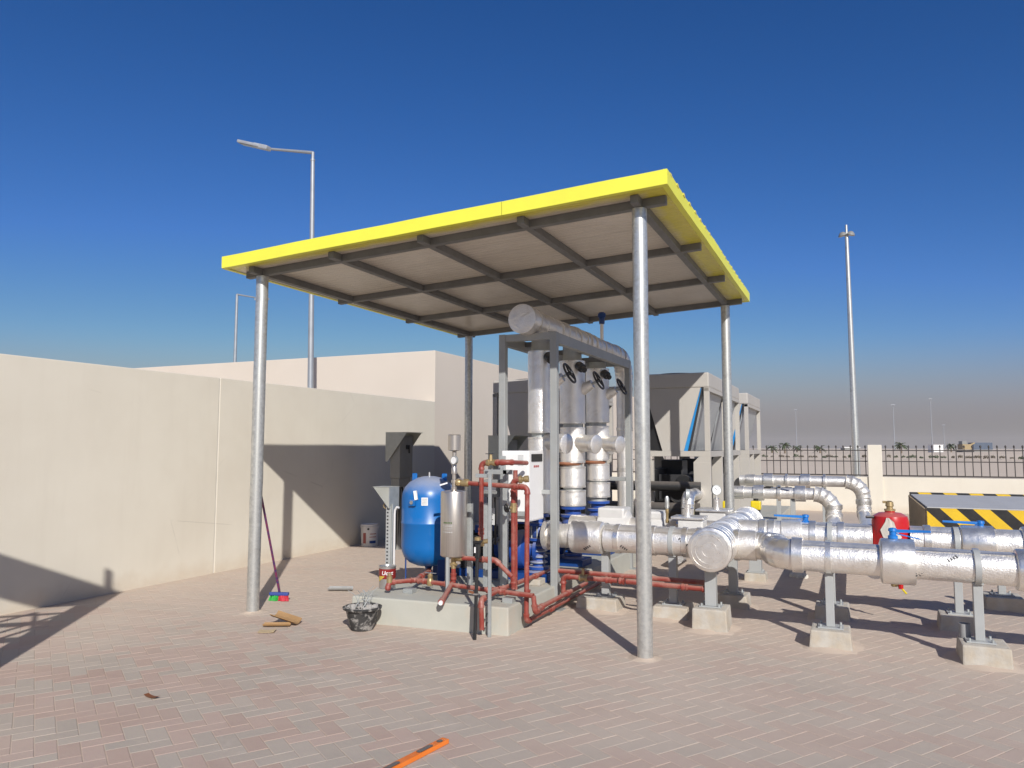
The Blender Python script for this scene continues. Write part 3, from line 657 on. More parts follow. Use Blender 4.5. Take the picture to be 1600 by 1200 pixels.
MB().prism([(-.416, .06, 2.35), (-.45, .06, 2.35), (-.45, .06, 1.455), (-.16, .06, 1.455)], (0, .012, 0)).build("gap_shade_plate", mBlack, chB)  # black plate added to paint the dark shade in the gap beside the V
chC = chiller((-.965, 9.95, 0), 1, 2.2, "fully sunlit beige chiller farthest back, beside the iron railing")
for nme, a, lab in (("chiller_plinth", (-4.1, -2.5, 5.2, 9.2), "concrete plinth under the chiller left of the pump frame"), ("chiller_plinth", (-1.8, .12, 5.2, 12.6), "long concrete plinth under the two chillers on the right")):
    tag(MB().box(a[0], a[1], a[2], a[3], -.02, .2).build(nme, mPlinth, bev=.015, loc=(a[0], a[2], 0)), lab, "plinth", "concrete plinths under the chillers")

# ================================================================== PUMP PLINTH, FRAME AND RISERS
PX0, PX1, PY0, PZ = -2.60, -1.15, .12, .22
mb = MB(); mb.pts8([(PX0, PY0 - .06, -.03), (PX1, PY0 + .055, -.03), (PX1, 4.6, -.03), (PX0, 4.6, -.03), (PX0 + .01, PY0 - .05, PZ), (PX1 - .008, PY0 + .065, PZ), (PX1 - .008, 4.6, PZ), (PX0 + .01, 4.6, PZ)])
tag(mb.build("pump_plinth", mPlinth, bev=.014, loc=(-1.9, .1, 0)), "low grey painted concrete plinth carrying the blue tank and red pipework", "plinth")
XR = -1.43
t = thing("riser_gantry", "grey steel portal gantry standing round the tall silver riser pipes", "gantry", (XR, 1.25, 0))
FZ = 2.6; fx0, fx1, fy0, fy1 = -1.70, -1.165, 1.25, 3.84
for x, y, z0 in ((fx1, fy0, 0), (fx0, fy0, PZ), (fx1, fy1, .0), (fx0, fy1, PZ)):
    MB().box(x - .034, x + .034, y - .034, y + .034, z0, FZ).build("leg", mFrame, t, bev=.005)
    MB().box(x - .08, x + .08, y - .07, y + .07, z0, z0 + .01).build("base_plate", mFrame, t)
for y in (fy0, fy1): MB().box(fx0 + .034, fx1 - .034, y - .03, y + .03, FZ - .07, FZ - .003).build("cross_bar", mFrame, t, bev=.004)
for x in (fx0, fx1):
    MB().box(x - .03, x + .03, fy0 + .034, fy1 - .034, FZ - .105, FZ - .004).build("side_bar", mFrame, t, bev=.004)
for z in (1.08, 2.22): MB().box(fx0 + .034, fx1 - .034, fy1 - .025, fy1 + .025, z, z + .05).build("cross_bar", mFrame, t, bev=.004)
MB().box(fx0 + .03, fx1 - .034, fy0 - .02, fy0 + .012, 1.06, 1.10).build("cross_bar", mSup, t, bev=.004)
for y in (1.75, 2.5, 3.3):
    MB().box(fx0 + .03, fx1 - .03, y - .03, y + .03, FZ - .06, FZ - .012).build("pipe_bearer", mBeam, t)

t = thing("header_pipe", "foil wrapped header pipe with flat end cap running along the top of the frame", "pipe", (XR, 1.1, 2.6))
HZ = 2.72
band(t, (XR, 1.16, HZ), (0, 1, 0), .118, .16, .024, mFoilC, "end_sleeve")
MB().lathe((XR, 1.09, HZ), [(0, -.004), (.10, -.002), (.136, .004), (.14, .012), (.128, .02)], (0, 1, 0), 30).build("end_cap", mFoilC, t)
foil_tube(MB(), (XR, 1.12, HZ), (XR, 4.3, HZ), .118, .09, 30, .035, .11).build("pipe_section", mFoilC, t)
foil_bend(MB(), arcpts((XR, 4.2, HZ), (XR, 4.62, HZ), (XR, 4.62, 2.3), .3, 6), .12).build("elbow", mFoil, t)
for k in range(15):
    band(t, (XR, 1.34 + k * .195 + .05 * rnd.random(), HZ), (0, 1, 0), .116, .03 + .09 * rnd.random(), .006 + .014 * rnd.random(), mFoilC)
t2 = thing("air_vent_valve", "small dark blue air vent on a stub above the header pipe", "valve", (XR, 3.62, HZ + .1))
MB().cyl((XR, 3.62, HZ + .1), (XR, 3.62, HZ + .34), .022).build("stub", mFoil, t2)
MB().lathe((XR, 3.62, HZ + .33), [(.03, 0), (.036, .01), (.036, .08), (.05, .09), (.05, .13), (.03, .15), (0, .15)], n=16).build("vent_body", mTankD, t2)

def wheel(t, c, ax, R):
    c, ax = V(c), V(ax).normalized(); mb = MB(); mb.torus(c, ax, R, .011, 26, 8)
    ref = ax.cross(V((0, 0, 1))).normalized(); b = ax.cross(ref)
    for k in range(3):
        q = k * 2 * PI / 3 + .4; mb.cyl(c, c + (ref * math.cos(q) + b * math.sin(q)) * R, .009, n=8)
    mb.cyl(c - ax * .02, c + ax * .02, .02, n=12); mb.build("handwheel", mBlack, t)
def riser(y, r, label, first=False, secs=None, strainer=True):
    t = thing("riser_pipe", label, "pipe", (XR, y, .85), "silver insulated riser pipes in the frame")
    foil_tube(MB(), (XR, y, .84), (XR, y, HZ), r * .74, .01).build("core_pipe", mGalv2, t)
    for (z0, z1, k) in secs:
        foil_tube(MB(), (XR, y, z0), (XR, y, z1), r * k, .012).build("jacket", mFoil, t)
        for z in (z0 + .012, z1 - .012): band(t, (XR, y, z), (0, 0, 1), r * k * .99, .02, .004, mFoilS)
    ax = V((.89, .0, .45)).normalized(); o = V((XR, y, 2.08)); 
    MB().cyl(o, o + ax * (r + .12), r * .62, r * .34, 20).build("valve_bonnet", mFoilC, t)
    MB().cyl(o + ax * (r + .1), o + ax * (r + .23), .014).build("valve_stem", mGalv2, t)
    wheel(t, o + ax * (r + .2), ax, .105)
    c = V((XR + .11, y - .11, 2.40)); MB().lathe(c, [(.02, 0), (.05, .01), (.05, .09), (.03, .1), (.03, .15)], (.6, -.5, -.4), 14).build("gate_operator", mBlack, t)
    if strainer:
        ax = V((.93, -.33, -.08)).normalized(); o = V((XR, y, 1.56)); a, b = o + ax * r * .6, o + ax * (r + .16)
        foil_tube(MB(), a, b, r * .66, .03).build("strainer_branch", mFoilC, t)
        MB().lathe(b - ax * .02, [(r * .66, 0), (r * .72, .01), (r * .72, .05), (r * .6, .06), (0, .062)], ax, 24).build("strainer_cap", mFoil, t)
        mb = MB(); c = V((XR - .03, y - .02, 1.30)); mb.torus(c + V((0, 0, .02)), (0, 0, 1), r * .82, .02, 24, 6); mb.tube(arcpts(c + V((-.05, -r * .8, .02)), c + V((-r * 1.1, -r * 1.05, .02)), c + V((-r * 1.1, -r * 1.05, -.14)), .05), .02, 10)
        mb.build("clamp_ring", mRust, t)
S1 = [(.86, 1.03, 1), (1.05, 1.28, .98), (1.36, 1.84, 1), (1.86, 1.92, .8), (1.9, 2.47, 1.0)]
riser(1.58, .136, "thickest looking front riser pipe behind the white control cabinet", secs=[(.86, 1.60, 1), (1.64, 2.46, 1.0)], strainer=True)
riser(2.5, .143, "second riser pipe from the front with a capped strainer branch and black handwheel", secs=[(.86, 1.03, 1.0), (1.06, 1.29, .98), (1.33, 1.72, .97), (1.76, 2.46, 1.0)])
riser(3.42, .142, "third riser pipe from the front, with strainer branch, near the frame's rear leg", secs=[(.90, 1.08, 1.0), (1.1, 1.30, .98), (1.34, 1.76, .97), (1.80, 2.46, 1.0)])
t = thing("return_riser", "plain slim riser pipe farthest back, dropping from the end of the header", "pipe", (XR, 4.62, .5), "silver insulated riser pipes in the frame")
foil_tube(MB(), (XR, 4.62, .5), (XR, 4.62, 2.43), .108).build("jacket", mFoil, t)
for z in (.6, 1.2, 1.75, 2.3): band(t, (XR, 4.62, z), (0, 0, 1), .108, .05, .005)
for y in (1.65, 2.4, 3.3):
    pass

# pumps under the risers
def pump(y, label):
    t = thing("circulation_pump", label, "pump", (XR, y, PZ), "blue circulation pumps under the riser pipes")
    MB().box(-2.35, XR + .16, y - .16, y + .16, PZ, PZ + .075).build("base_frame", mTankD, t, bev=.006)
    c = V((XR - .17, y, .50))
    MB().lathe(c - V((.06, 0, 0)), [(.06, -.06), (.12, -.04), (.175, -.01), (.19, .05), (.175, .11), (.11, .14), (.075, .15), (.075, .20), (.115, .205), (.115, .235), (.0, .235)], (1, 0, 0), 30).build("volute", mBlue, t)
    MB().lathe((XR - .30, y, .50), [(.06, 0), (.075, -.02), (.075, -.12), (.10, -.14), (.10, -.16)], (1, 0, 0), 20).build("coupling_guard", mBlue, t)
    mb = MB(); mb.lathe((-1.87, y, .50), [(.12, 0), (.135, -.03), (.135, -.36), (.125, -.40), (.12, -.5), (.06, -.52), (0, -.52)], (1, 0, 0), 26)
    for k in range(16):
        q = 2 * PI * k / 16; d = V((0, math.cos(q), math.sin(q))); mb.bar(V((-1.9, y, .5)) + d * .145, V((-2.22, y, .5)) + d * .145, .008, .03, up=d)
    mb.build("motor", mDark, t)
    MB().box(-2.1, -1.95, y - .07, y + .07, .64, .72).build("terminal_box", mBlue, t, bev=.01)
    for x in (-1.93, -2.2): MB().box(x - .03, x + .03, y - .12, y + .12, PZ + .07, PZ + .16).build("motor_foot", mDark, t)
    prof = [(.10, 0), (.10, .025), (.06, .03)]
    for k in range(4): prof += [(.058, .045 + k * .055), (.082, .06 + k * .055), (.082, .072 + k * .055), (.058, .088 + k * .055)]
    prof += [(.06, .27), (.10, .275), (.10, .30)]
    MB().lathe((XR, y, .32), prof, n=28).build("flexible_bellows", mBlue, t)
    for k in range(4): MB().torus((XR, y, .386 + k * .055), (0, 0, 1), .081, .0055, 30, 6).build("pale_ridge_edge", mGalv2, t)  # pale rings stand for the lit, worn edges of the bellows ridges
    q = 1.0 if y < 2 else 1.36
    MB().lathe((XR, y, .625), [(r_k * q, h_k) for r_k, h_k in ((.065, 0), (.088, .05), (.075, .10), (.10, .115), (.10, .14), (.065, .145), (.065, .19), (.10, .20), (.10, .23))], n=26).build("check_valve_body", mBlue, t)
    mb = MB()
    for q in range(8):
        a = q * PI / 4 + .2; MB().cyl((XR + .084 * math.cos(a), y + .084 * math.sin(a), .60), (XR + .084 * math.cos(a), y + .084 * math.sin(a), .77), .008, n=8).build("flange_bolt", mGalv2, t)
    MB().lathe((XR, y, PZ + .07), [(.13, 0), (.10, .02), (.07, .035)], n=16).build("support_foot", mBlue, t)
pump(1.5, "front blue pump with ribbed bellows, right behind the red pipes")
pump(2.5, "middle blue pump under the second riser pipe")
pump(3.42, "rear blue pump under the third riser pipe")

# ================================================================== HORIZONTAL PIPEWORK
Y1, Z1 = 1.42, .66
t = thing("suction_header", "large silver pipe running across the front of the pumps to the round capped header", "pipe", (-.4, Y1, Z1), "silver insulated pipelines")
MB().lathe((-1.335, Y1, Z1), [(0, -.004), (.12, -.002), (.137, .006), (.14, .02), (.14, .05), (.118, .055)], (1, 0, 0), 30).build("end_cap", mFoilC, t)
foil_tube(MB(), (-1.29, Y1, Z1), (-1.04, Y1, Z1), .112, .03).build("pipe_section", mFoilC, t)
MB().lathe((-1.05, Y1, Z1), [(0, -.004), (.128, 0), (.15, .008), (.152, .03), (.152, .27), (.146, .30), (.12, .315)], (1, 0, 0), 30).build("valve_jacket", mFoil, t)
foil_tube(MB(), (-.72, Y1, Z1), (.15, Y1, Z1), .126, .015).build("pipe_section", mFoil, t)
foil_tube(MB(), (.44, Y1, Z1), (.62, Y1, Z1), .128, .02).build("pipe_section", mFoil, t)
for x in (-.60, -.27, .02, .14, .46): band(t, (x, Y1, Z1), (1, 0, 0), .126, .05, .008)
MB().lathe((-.7, Y1, Z1), [(.10, 0), (.10, .06)], (1, 0, 0), 24).build("neck", mFoilC, t)

t = thing("capped_cross_header", "fat silver header pipe whose round foil cap faces the camera, banded with rings", "pipe", (.31, 1.4, .67), "silver insulated pipelines")
HX, HZ2, HR = .31, .67, .160
foil_tube(MB(), (HX, .93, HZ2), (HX, 3.35, HZ2), HR, .012, 36).build("pipe_section", mFoil, t)
MB().lathe((HX, .90, HZ2), [(0, -.003), (.12, 0), (.165, .002), (.176, .008), (.18, .02), (.178, .05), (HR, .055)], (0, 1, 0), 36).build("end_cap", mFoilS, t)
for q in (.06, .115, .15): MB().torus((HX, .8985, HZ2), (0, 1, 0), q, .0022, 40, 6).build("cap_seam", mFoilS, t)
for y in (1.0, 1.08, 1.17, 1.26, 1.60, 1.69, 1.78, 1.87, 2.2, 2.29, 2.38, 2.47, 2.85, 2.95, 3.06, 3.17): band(t, (HX, y, HZ2), (0, 1, 0), HR, .05, .014, mFoilS, "ring")
MB().lathe((HX, 3.33, HZ2), [(HR, 0), (.178, .005), (.178, .05), (.12, .056), (0, .058)], (0, 1, 0), 32).build("end_cap", mFoilC, t)

Y2, Z2, R2 = .92, .668, .116
t = thing("front_pipeline", "nearest silver pipe running off to the right edge, with a bend at its left end", "pipe", (1.4, Y2, Z2), "silver insulated pipelines")
insulated(t, [(.62, Y1, Z1), (.80, Y1 - .0, .664), (.80, Y2, Z2), (1.5, Y2, Z2)][0:0] or [(.60, 1.44, Z1), (.80, 1.44, Z1), (.80, Y2, Z2), (1.56, Y2 - .004, Z2 - .006)], R2, .19)
MB().lathe((1.55, Y2 - .004, Z2 - .006), [(R2 + .002, 0), (.158, .01), (.166, .02), (.166, .225), (.16, .235), (R2 + .002, .24)], (1, 0, 0), 34).build("valve_jacket", mFoilS, t)
foil_tube(MB(), (1.78, Y2 - .006, Z2 - .008), (2.40, Y2 - .012, Z2 - .016), R2, .014).build("pipe_section", mFoil, t)
foil_tube(MB(), (2.40, Y2 - .012, Z2 - .016), (4.2, Y2 - .03, Z2 - .03), R2, .014).build("pipe_section", mFoil, t)
MB().lathe((2.40, Y2 - .012, Z2 - .016), [(R2, 0), (.14, .008), (.145, .02), (.145, .16), (.13, .17)], (1, 0, 0), 32).build("flange_jacket", mFoilS, t)
band(t, (.98, Y2, Z2), (1, 0, 0), R2, .085, .018, mFoilS, "collar")
for x in (1.2, 2.17): band(t, (x, Y2 - .004, Z2 - .005), (1, 0, 0), R2, .045, .005, mFoilS, "strap")
lever(t, (1.648, Y2, Z2 + .215), (1, -.12, 0), .25)

Y3, Z3, R3 = 1.95, .71, .122
t = thing("rear_pipeline", "silver pipe running parallel just behind the nearest pipe, with blue lever valves", "pipe", (1.4, Y3, Z3), "silver insulated pipelines")
foil_tube(MB(), (HX + .1, Y3, Z3), (1.53, Y3, Z3), R3, .012).build("pipe_section", mFoil, t)
foil_tube(MB(), (1.82, Y3, Z3), (4.4, Y3, Z3), R3, .012).build("pipe_section", mFoil, t)
for x in (.62, .70, 1.05, 1.28, 1.95): band(t, (x, Y3, Z3), (1, 0, 0), R3, .06, .012)
MB().lathe((.78, Y3, Z3), [(R3, 0), (.14, .008), (.142, .02), (.142, .17), (R3, .18)], (1, 0, 0), 30).build("valve_jacket", mFoil, t)
MB().lathe((2.19, Y3, Z3), [(R3, 0), (.142, .008), (.146, .02), (.146, .24), (R3, .25)], (1, 0, 0), 30).build("valve_jacket", mFoilS, t)
MB().lathe((2.62, Y3, Z3), [(R3, 0), (.145, .008), (.15, .02), (.15, .2), (R3, .22)], (1, 0, 0), 30).build("flange_jacket", mFoilS, t)
lever(t, (2.345, Y3, Z3 + .165), (-1, -.1, 0), .28); lever(t, (.99, Y3, Z3 + .165), (-1, -.15, 0), .27)
lever(t, (2.97, Y3, Z3 + .165), (-1, -.1, 0), .26)

t = thing("rear_suction_pipe", "silver pipe with bulky pale valve jackets behind the large suction pipe", "pipe", (-.5, Y3, .7), "silver insulated pipelines")
foil_tube(MB(), (-1.25, Y3, .69), (HX - .1, Y3, .69), .118, .015).build("pipe_section", mFoilC, t)
MB().lathe((-.95, Y3, .70), [(.11, 0), (.165, .02), (.17, .05), (.17, .30), (.11, .33)], (1, 0, 0), 24).build("valve_jacket", mBox, t)
MB().box(-.93, -.66, Y3 - .13, Y3 + .13, .78, .905).build("bonnet_jacket", mBox, t, bev=.02)
MB().lathe((-.50, Y3, .70), [(.11, 0), (.155, .02), (.16, .05), (.16, .22), (.11, .24)], (1, 0, 0), 24).build("valve_jacket", mBox, t)
MB().box(-.50, -.28, Y3 - .12, Y3 + .12, .80, .885).build("bonnet_jacket", mBox, t, bev=.02)
lever(t, (-.1, Y3 - .2, .84), (1, -.1, 0), .16)
for k, (x, y, z) in enumerate(((-.05, 1.78, .835), (.03, 2.35, .80))):
    pass
t = thing("valve_jacket_box", "square pale insulation box with a flat lid beside the capped header", "insulation box", (.02, 1.72, .6), "square insulation boxes")
MB().box(-.10, .13, 1.64, 1.86, .56, .835).build("jacket", mBox, t, bev=.012); MB().box(-.16, .14, 1.62, 1.88, .837, .862).build("lid", mFoilS, t, bev=.006)
t = thing("valve_jacket_box", "flat lidded insulation box farther back, just under the white dial gauge", "insulation box", (.1, 2.6, .6), "square insulation boxes")
MB().box(-.06, .20, 2.52, 2.8, .5, .84).build("jacket", mBox, t, bev=.012); MB().box(-.10, .24, 2.5, 2.82, .842, .865).build("lid", mFoilS, t, bev=.006)
def gauge(x, y, z, ax, label):
    t = thing("pressure_gauge", label, "gauge", (x, y, z), "dial gauges on the pipes")
    MB().lathe((x, y, z), [(.03, 0), (.032, .11), (.022, .115), (.012, .12), (.012, .15)], n=16).build("stem", mFoilS, t)
    ax = V(ax).normalized(); c = V((x, y, z + .2))
    MB().lathe(c - ax * .02, [(.0, 0), (.048, 0), (.052, .006), (.052, .034), (.046, .036), (.046, .031)], ax, 24, False).build("case", mGalv2, t)
    d = MB().lathe(c + ax * .0105, [(.046, 0), (0, .0005)], ax, 24, False).build("dial", mWhite, t)
    s = ax.cross(V((0, 0, 1))).normalized()
    MB().bar(c + ax * .013, c + ax * .013 + (V((0, 0, 1)) * .7 + s * .5) * .035, .004, .002, up=ax).build("needle", mInk, t)
gauge(.10, 2.62, .86, (.5, -.85, 0), "white dial gauge facing the camera on a silver stem")
gauge(-.03, 1.75, .86, (-.9, -.25, .1), "gauge seen nearly edge on, between the two insulation boxes")
t = thing("thermometer", "slim brass and steel thermometer standing on the silver pipe", "thermometer", (-.22, 1.75, .8))
MB().lathe((-.22, 1.75, .79), [(.018, 0), (.018, .03), (.013, .035), (.013, .09), (.017, .095), (.017, .13)], n=12).build("brass_pocket", mBrass, t)
MB().lathe((-.22, 1.75, .92), [(.012, 0), (.02, .02), (.02, .10), (.012, .12), (0, .12)], n=12).build("scale_tube", mGalv, t)

# pipes coming off the chillers and dropping to the yard pipes
def drop_run(y, xa, xb, z, zl, label, ye):
    t = thing("chiller_pipeline", label, "pipe", (xb, y, zl), "silver pipes from the chillers")
    R = .088
    p = [(xa, y, z), (xb, y, z), (xb, y, zl), (xb, ye, zl)]
    a = arcpts(p[0], p[1], p[2], .26, 5); b = arcpts(p[1], p[2], p[3], .17, 4)
    foil_tube(MB(), p[0], a[0], R, .015).build("pipe_section", mFoil, t); foil_bend(MB(), a, R * 1.28, 28, .10).build("elbow", mFoilC, t)
    foil_tube(MB(), a[-1], b[0], R * 1.24, .012).build("drop_section", mFoilS, t); foil_bend(MB(), b, R * 1.26, 28, .06).build("elbow", mFoilC, t)
    foil_tube(MB(), b[-1], p[3], R * 1.05, .012).build("pipe_section", mFoil, t)
    band(t, a[-1] - V((0, 0, .05)), (0, 0, 1), R * 1.25, .06, .012); band(t, b[0] + V((0, 0, .03)), (0, 0, 1), R * 1.25, .07, .016)
    x = xa + .18
    while x < xb - .3:
        band(t, (x, y, z), (1, 0, 0), R, .05 if int(x * 10) % 2 else .16, .014 if int(x * 7) % 2 else .03, mFoilS); x += .30
    return t
t = drop_run(6.9, -.42, 1.12, .80, .42, "front silver pipe leaving the chiller, bending down near the red vessel", 2.3)
MB().box(.10, .24, 6.84, 6.96, .88, .895).build("lever_plate", mBlack, t); MB().bar((.17, 6.9, .9), (.55, 6.75, .9), .03, .008).build("valve_lever", mBlack, t)
drop_run(8.4, -.42, 1.55, .93, .40, "rear silver pipe leaving the chiller, bending down just left of the red vessel", 2.3)
for (x, y, z, lab) in ((.55, 6.9, .71, "front of the two slim pipe stands behind the blue lever valve"), (.22, 8.4, .84, "rear of the two slim pipe stands beside the chiller plinth"), (.95, 8.4, .84, "slim pipe stand under the bend of the rear chiller pipe")):
    t = thing("pipe_stand", lab, "pipe stand", (x, y, 0), "slim stands under the chiller pipes")
    MB().box(x - .035, x + .035, y - .035, y + .035, .12, z).build("post", mSup, t, bev=.004); MB().box(x - .16, x + .16, y - .16, y + .16, -.01, .12).build("concrete_block", mConc, t, bev=.012)

# sand gathered round the feet of things
def drift(x, y, hx, hy, wid=.085, h=.016):
    mb = MB(); P = []
    def side(a, b, n):
        return [a.lerp(b, i / n) for i in range(n)]
    c = [V((-hx, -hy, 0)), V((hx, -hy, 0)), V((hx, hy, 0)), V((-hx, hy, 0))]; per = []
    for k in range(4): per += side(c[k], c[(k + 1) % 4], 7)
    n = len(per); sd = rnd.random() * 40; rings = ((-.012, 1.0), (.0, .95), (.35, .45), (.7, .14), (1, -.25))
    for u, hh in rings:
        for q in per:
            dn = V((q.x / hx, q.y / hy, 0)); dn.normalize(); f = 1 + .8 * noise.noise(V((q.x * 9 + sd, q.y * 9, sd)))
            o = q + dn * (u * wid * f if u > 0 else u); mb.v.append(V((x + o.x, y + o.y, h * hh * f + (-.0016 if u == 1 else 0))))
    for i in range(len(rings) - 1):
        for k in range(n): mb.f.append((i * n + k, i * n + (k + 1) % n, (i + 1) * n + (k + 1) % n, (i + 1) * n + k))
    o = mb.build("sand_drift", mJoint, yard, smooth=80); o["kind"] = "stuff"
for q in ((0, 0), (-3.63, 0), (0, 4.217), (-3.63, 4.217)): drift(q[0], q[1], .05, .05, .07, .012)

# concrete footed supports
def support(x, y, w, h, d, ztop, pw, label, pcr=None, R=.12, off=0):
    t = thing("pipe_support", label, "pipe support", (x, y, 0), "concrete footed pipe supports")
    mb = MB(); j = lambda s: (rnd.random() - .5) * s
    mb.pts8([(x - w / 2 - .012 + j(.02), y - d / 2 - .012 + j(.02), -.01), (x + w / 2 + .012 + j(.02), y - d / 2 - .012, -.01), (x + w / 2 + .012, y + d / 2 + .01, -.01), (x - w / 2 - .012, y + d / 2 + .01, -.01),
             (x - w / 2 + j(.01), y - d / 2 + j(.01), h + j(.006)), (x + w / 2 + j(.01), y - d / 2 + j(.01), h + j(.006)), (x + w / 2, y + d / 2, h + j(.006)), (x - w / 2, y + d / 2, h)])
    bm_o = mb.build("concrete_block", mConc, t, bev=.012)
    drift(x, y, w / 2 + .012, d / 2 + .012)
    px = x + off
    MB().box(px - .09, px + .09, y - .08, y + .08, h + .001, h + .011).build("base_plate", mSup, t, bev=.002)
    for sx in (-.07, .07):
        for sy in (-.06, .06): MB().cyl((px + sx, y + sy, h + .008), (px + sx, y + sy, h + .03), .009, n=8).build("anchor_bolt", mGalv2, t)
    MB().box(px - pw / 2, px + pw / 2, y - pw / 2, y + pw / 2, h + .011, ztop).build("post", mSup, t, bev=.004)
    if pcr is not None:
        zc_ = pcr
        MB().lathe((px - .02, y, zc_), [(R, 0), (R + .007, .001), (R + .007, .039), (R, .04)], (1, 0, 0), 30, False).build("strap", mSup, t)
        MB().box(px - .035, px + .035, y - .05, y + .05, ztop, ztop + .012).build("saddle_plate", mSup, t)
support(1.2, .945, .27, .135, .30, .545, .06, "support with a sunlit concrete block under the nearest pipe, just right of its bend", Z2 - .003, R2 + .003)
support(2.19, .90, .29, .14, .32, .54, .06, "support with a sunlit concrete block at the far right under the nearest pipe", Z2 - .012, R2 + .003, -.02)
support(.28, 1.12, .27, .18, .28, .50, .09, "wide post and tall concrete block right below the round capped header")
support(-.10, 1.42, .30, .11, .32, .53, .07, "support under the large suction pipe, just right of the front canopy post", Z1, .127)
support(-.79, 1.47, .37, .12, .30, .52, .07, "leftmost support under the large suction pipe, nearest the pump plinth", Z1, .127, .05)
support(.33, 2.05, .27, .13, .28, .50, .08, "shaded support at the back of the capped header")
support(1.19, 1.92, .27, .13, .30, .58, .06, "shaded support just behind the sunlit block near the bend of the nearest pipe", Z3, R3 + .002)
support(2.16, 1.92, .29, .13, .30, .58, .06, "shaded support under the parallel pipe at the right", Z3, R3 + .002)
support(.36, 3.6, .22, .1, .25, .55, .13, "broad plate post on a small block standing farther back under the capped header line")
support(2.62, 2.95, .30, .14, .3, .4, .06, "low support block at the far right edge behind the parallel pipe")
t = thing("spare_pipe_offcut", "short grey pipe offcut standing on the concrete block at the far right", "pipe offcut", (2.08, .98, .14))
MB().lathe((2.09, .98, .141), [(.035, 0), (.038, 0), (.038, .10), (.033, .10), (.033, .0)], n=20, caps=False).build("offcut_wall", mTile, t)

# red dirt separator
t = thing("red_separator_vessel", "glossy red vertical vessel with brass vent, standing between the two front pipes", "vessel", (1.67, Y3, .3))
vx = 1.675
MB().lathe((vx, Y3, .35), [(.03, 0), (.035, .06), (.06, .10), (.115, .15), (.145, .20), (.147, .25), (.147, .515), (.135, .56), (.09, .588), (.04, .594), (.04, .61)], n=36).build("vessel_body", mRedV, t)
MB().lathe((vx, Y3, .955), [(.045, 0), (.045, .015), (.026, .018), (.026, .035), (.034, .04), (.03, .075), (.015, .085), (.0, .085)], n=18).build("air_vent", mBrass, t)
MB().bar((vx - .055, Y3, 1.028), (vx + .02, Y3, 1.028), .02, .02).build("vent_outlet", mBrass, t)
for dz, dy in ((.90, -.05), (.62, -.06)):
    MB().cyl((vx - .13, Y3 + dy, dz), (vx - .19, Y3 + dy - .02, dz), .012, n=10).build("test_plug", mBlack, t)
mb = MB(); mb.lathe((vx + .01, Y3 - .0, .31), [(.02, 0), (.024, .01), (.024, .05)], n=12); mb.cyl((vx, Y3, .33), (vx + .07, Y3 - .03, .33), .016, n=10); mb.build("drain_valve", mBrass, t)
mb = MB(); mb.cyl((vx + .06, Y3 - .03, .30), (vx + .06, Y3 - .03, .345), .02, n=8); mb.build("drain_cap", mRedV, t)
mb = MB(); mb.bar((vx + .07, Y3 - .04, .30), (vx + .10, Y3 - .06, .265), .018, .008); mb.build("drain_tag", mYelA, t)
mb = MB(); n = 10     # curled paper label hugging the shell
for i, (a0, a1, z) in enumerate(((-1.80, -1.66, .905), (-1.86, -1.42, .87), (-2.14, -1.30, .80), (-2.02, -1.02, .745), (-1.70, -1.30, .68))):
    for k in range(7):
        a = a0 + (a1 - a0) * k / 6; rr = .151 + .004 * math.sin(k * 2.1 + i); mb.v.append(V((vx + rr * math.cos(a), Y3 + rr * math.sin(a), z)))
for i in range(4):
    for k in range(6): mb.f.append((i * 7 + k, i * 7 + k + 1, (i + 1) * 7 + k + 1, (i + 1) * 7 + k))
mb.build("paper_label", mRag, t, smooth=60)

# lap seams of the jackets
def lap(t, x0, x1, y, z, R, ang):
    mb = MB(); n = max(2, int((x1 - x0) / .06)); w = .016
    for i in range(n + 1):
        x = x0 + (x1 - x0) * i / n; k = .0014 * noise.noise(V((x * 6, ang, 2)))
        for da, dr in ((0, .0005), (.001, .0042), (w / R, .0042), (w / R + .02, .0005)):
            a = ang + da; rr = R * 1.004 + dr + k; mb.v.append(V((x, y - math.cos(a) * rr, z + math.sin(a) * rr)))
    for i in range(n):
        for j in range(3): mb.f.append((i * 4 + j, i * 4 + j + 1, i * 4 + 5 + j, i * 4 + 4 + j))
    mb.build("lap_seam", mFoilS, t, smooth=30)
O_ = lambda nme: [o for o in COL.objects if o.name == nme][0]
lap(O_("front_pipeline"), 1.02, 1.55, Y2, Z2, R2, .75); lap(O_("front_pipeline"), 1.79, 2.40, Y2 - .008, Z2 - .011, R2, .95); lap(O_("suction_header"), -.70, .12, Y1, Z1, .127, .65); lap(O_("rear_pipeline"), .97, 1.52, Y3, Z3, R3, .9); lap(O_("rear_pipeline"), 1.83, 2.18, Y3, Z3, R3, .7)

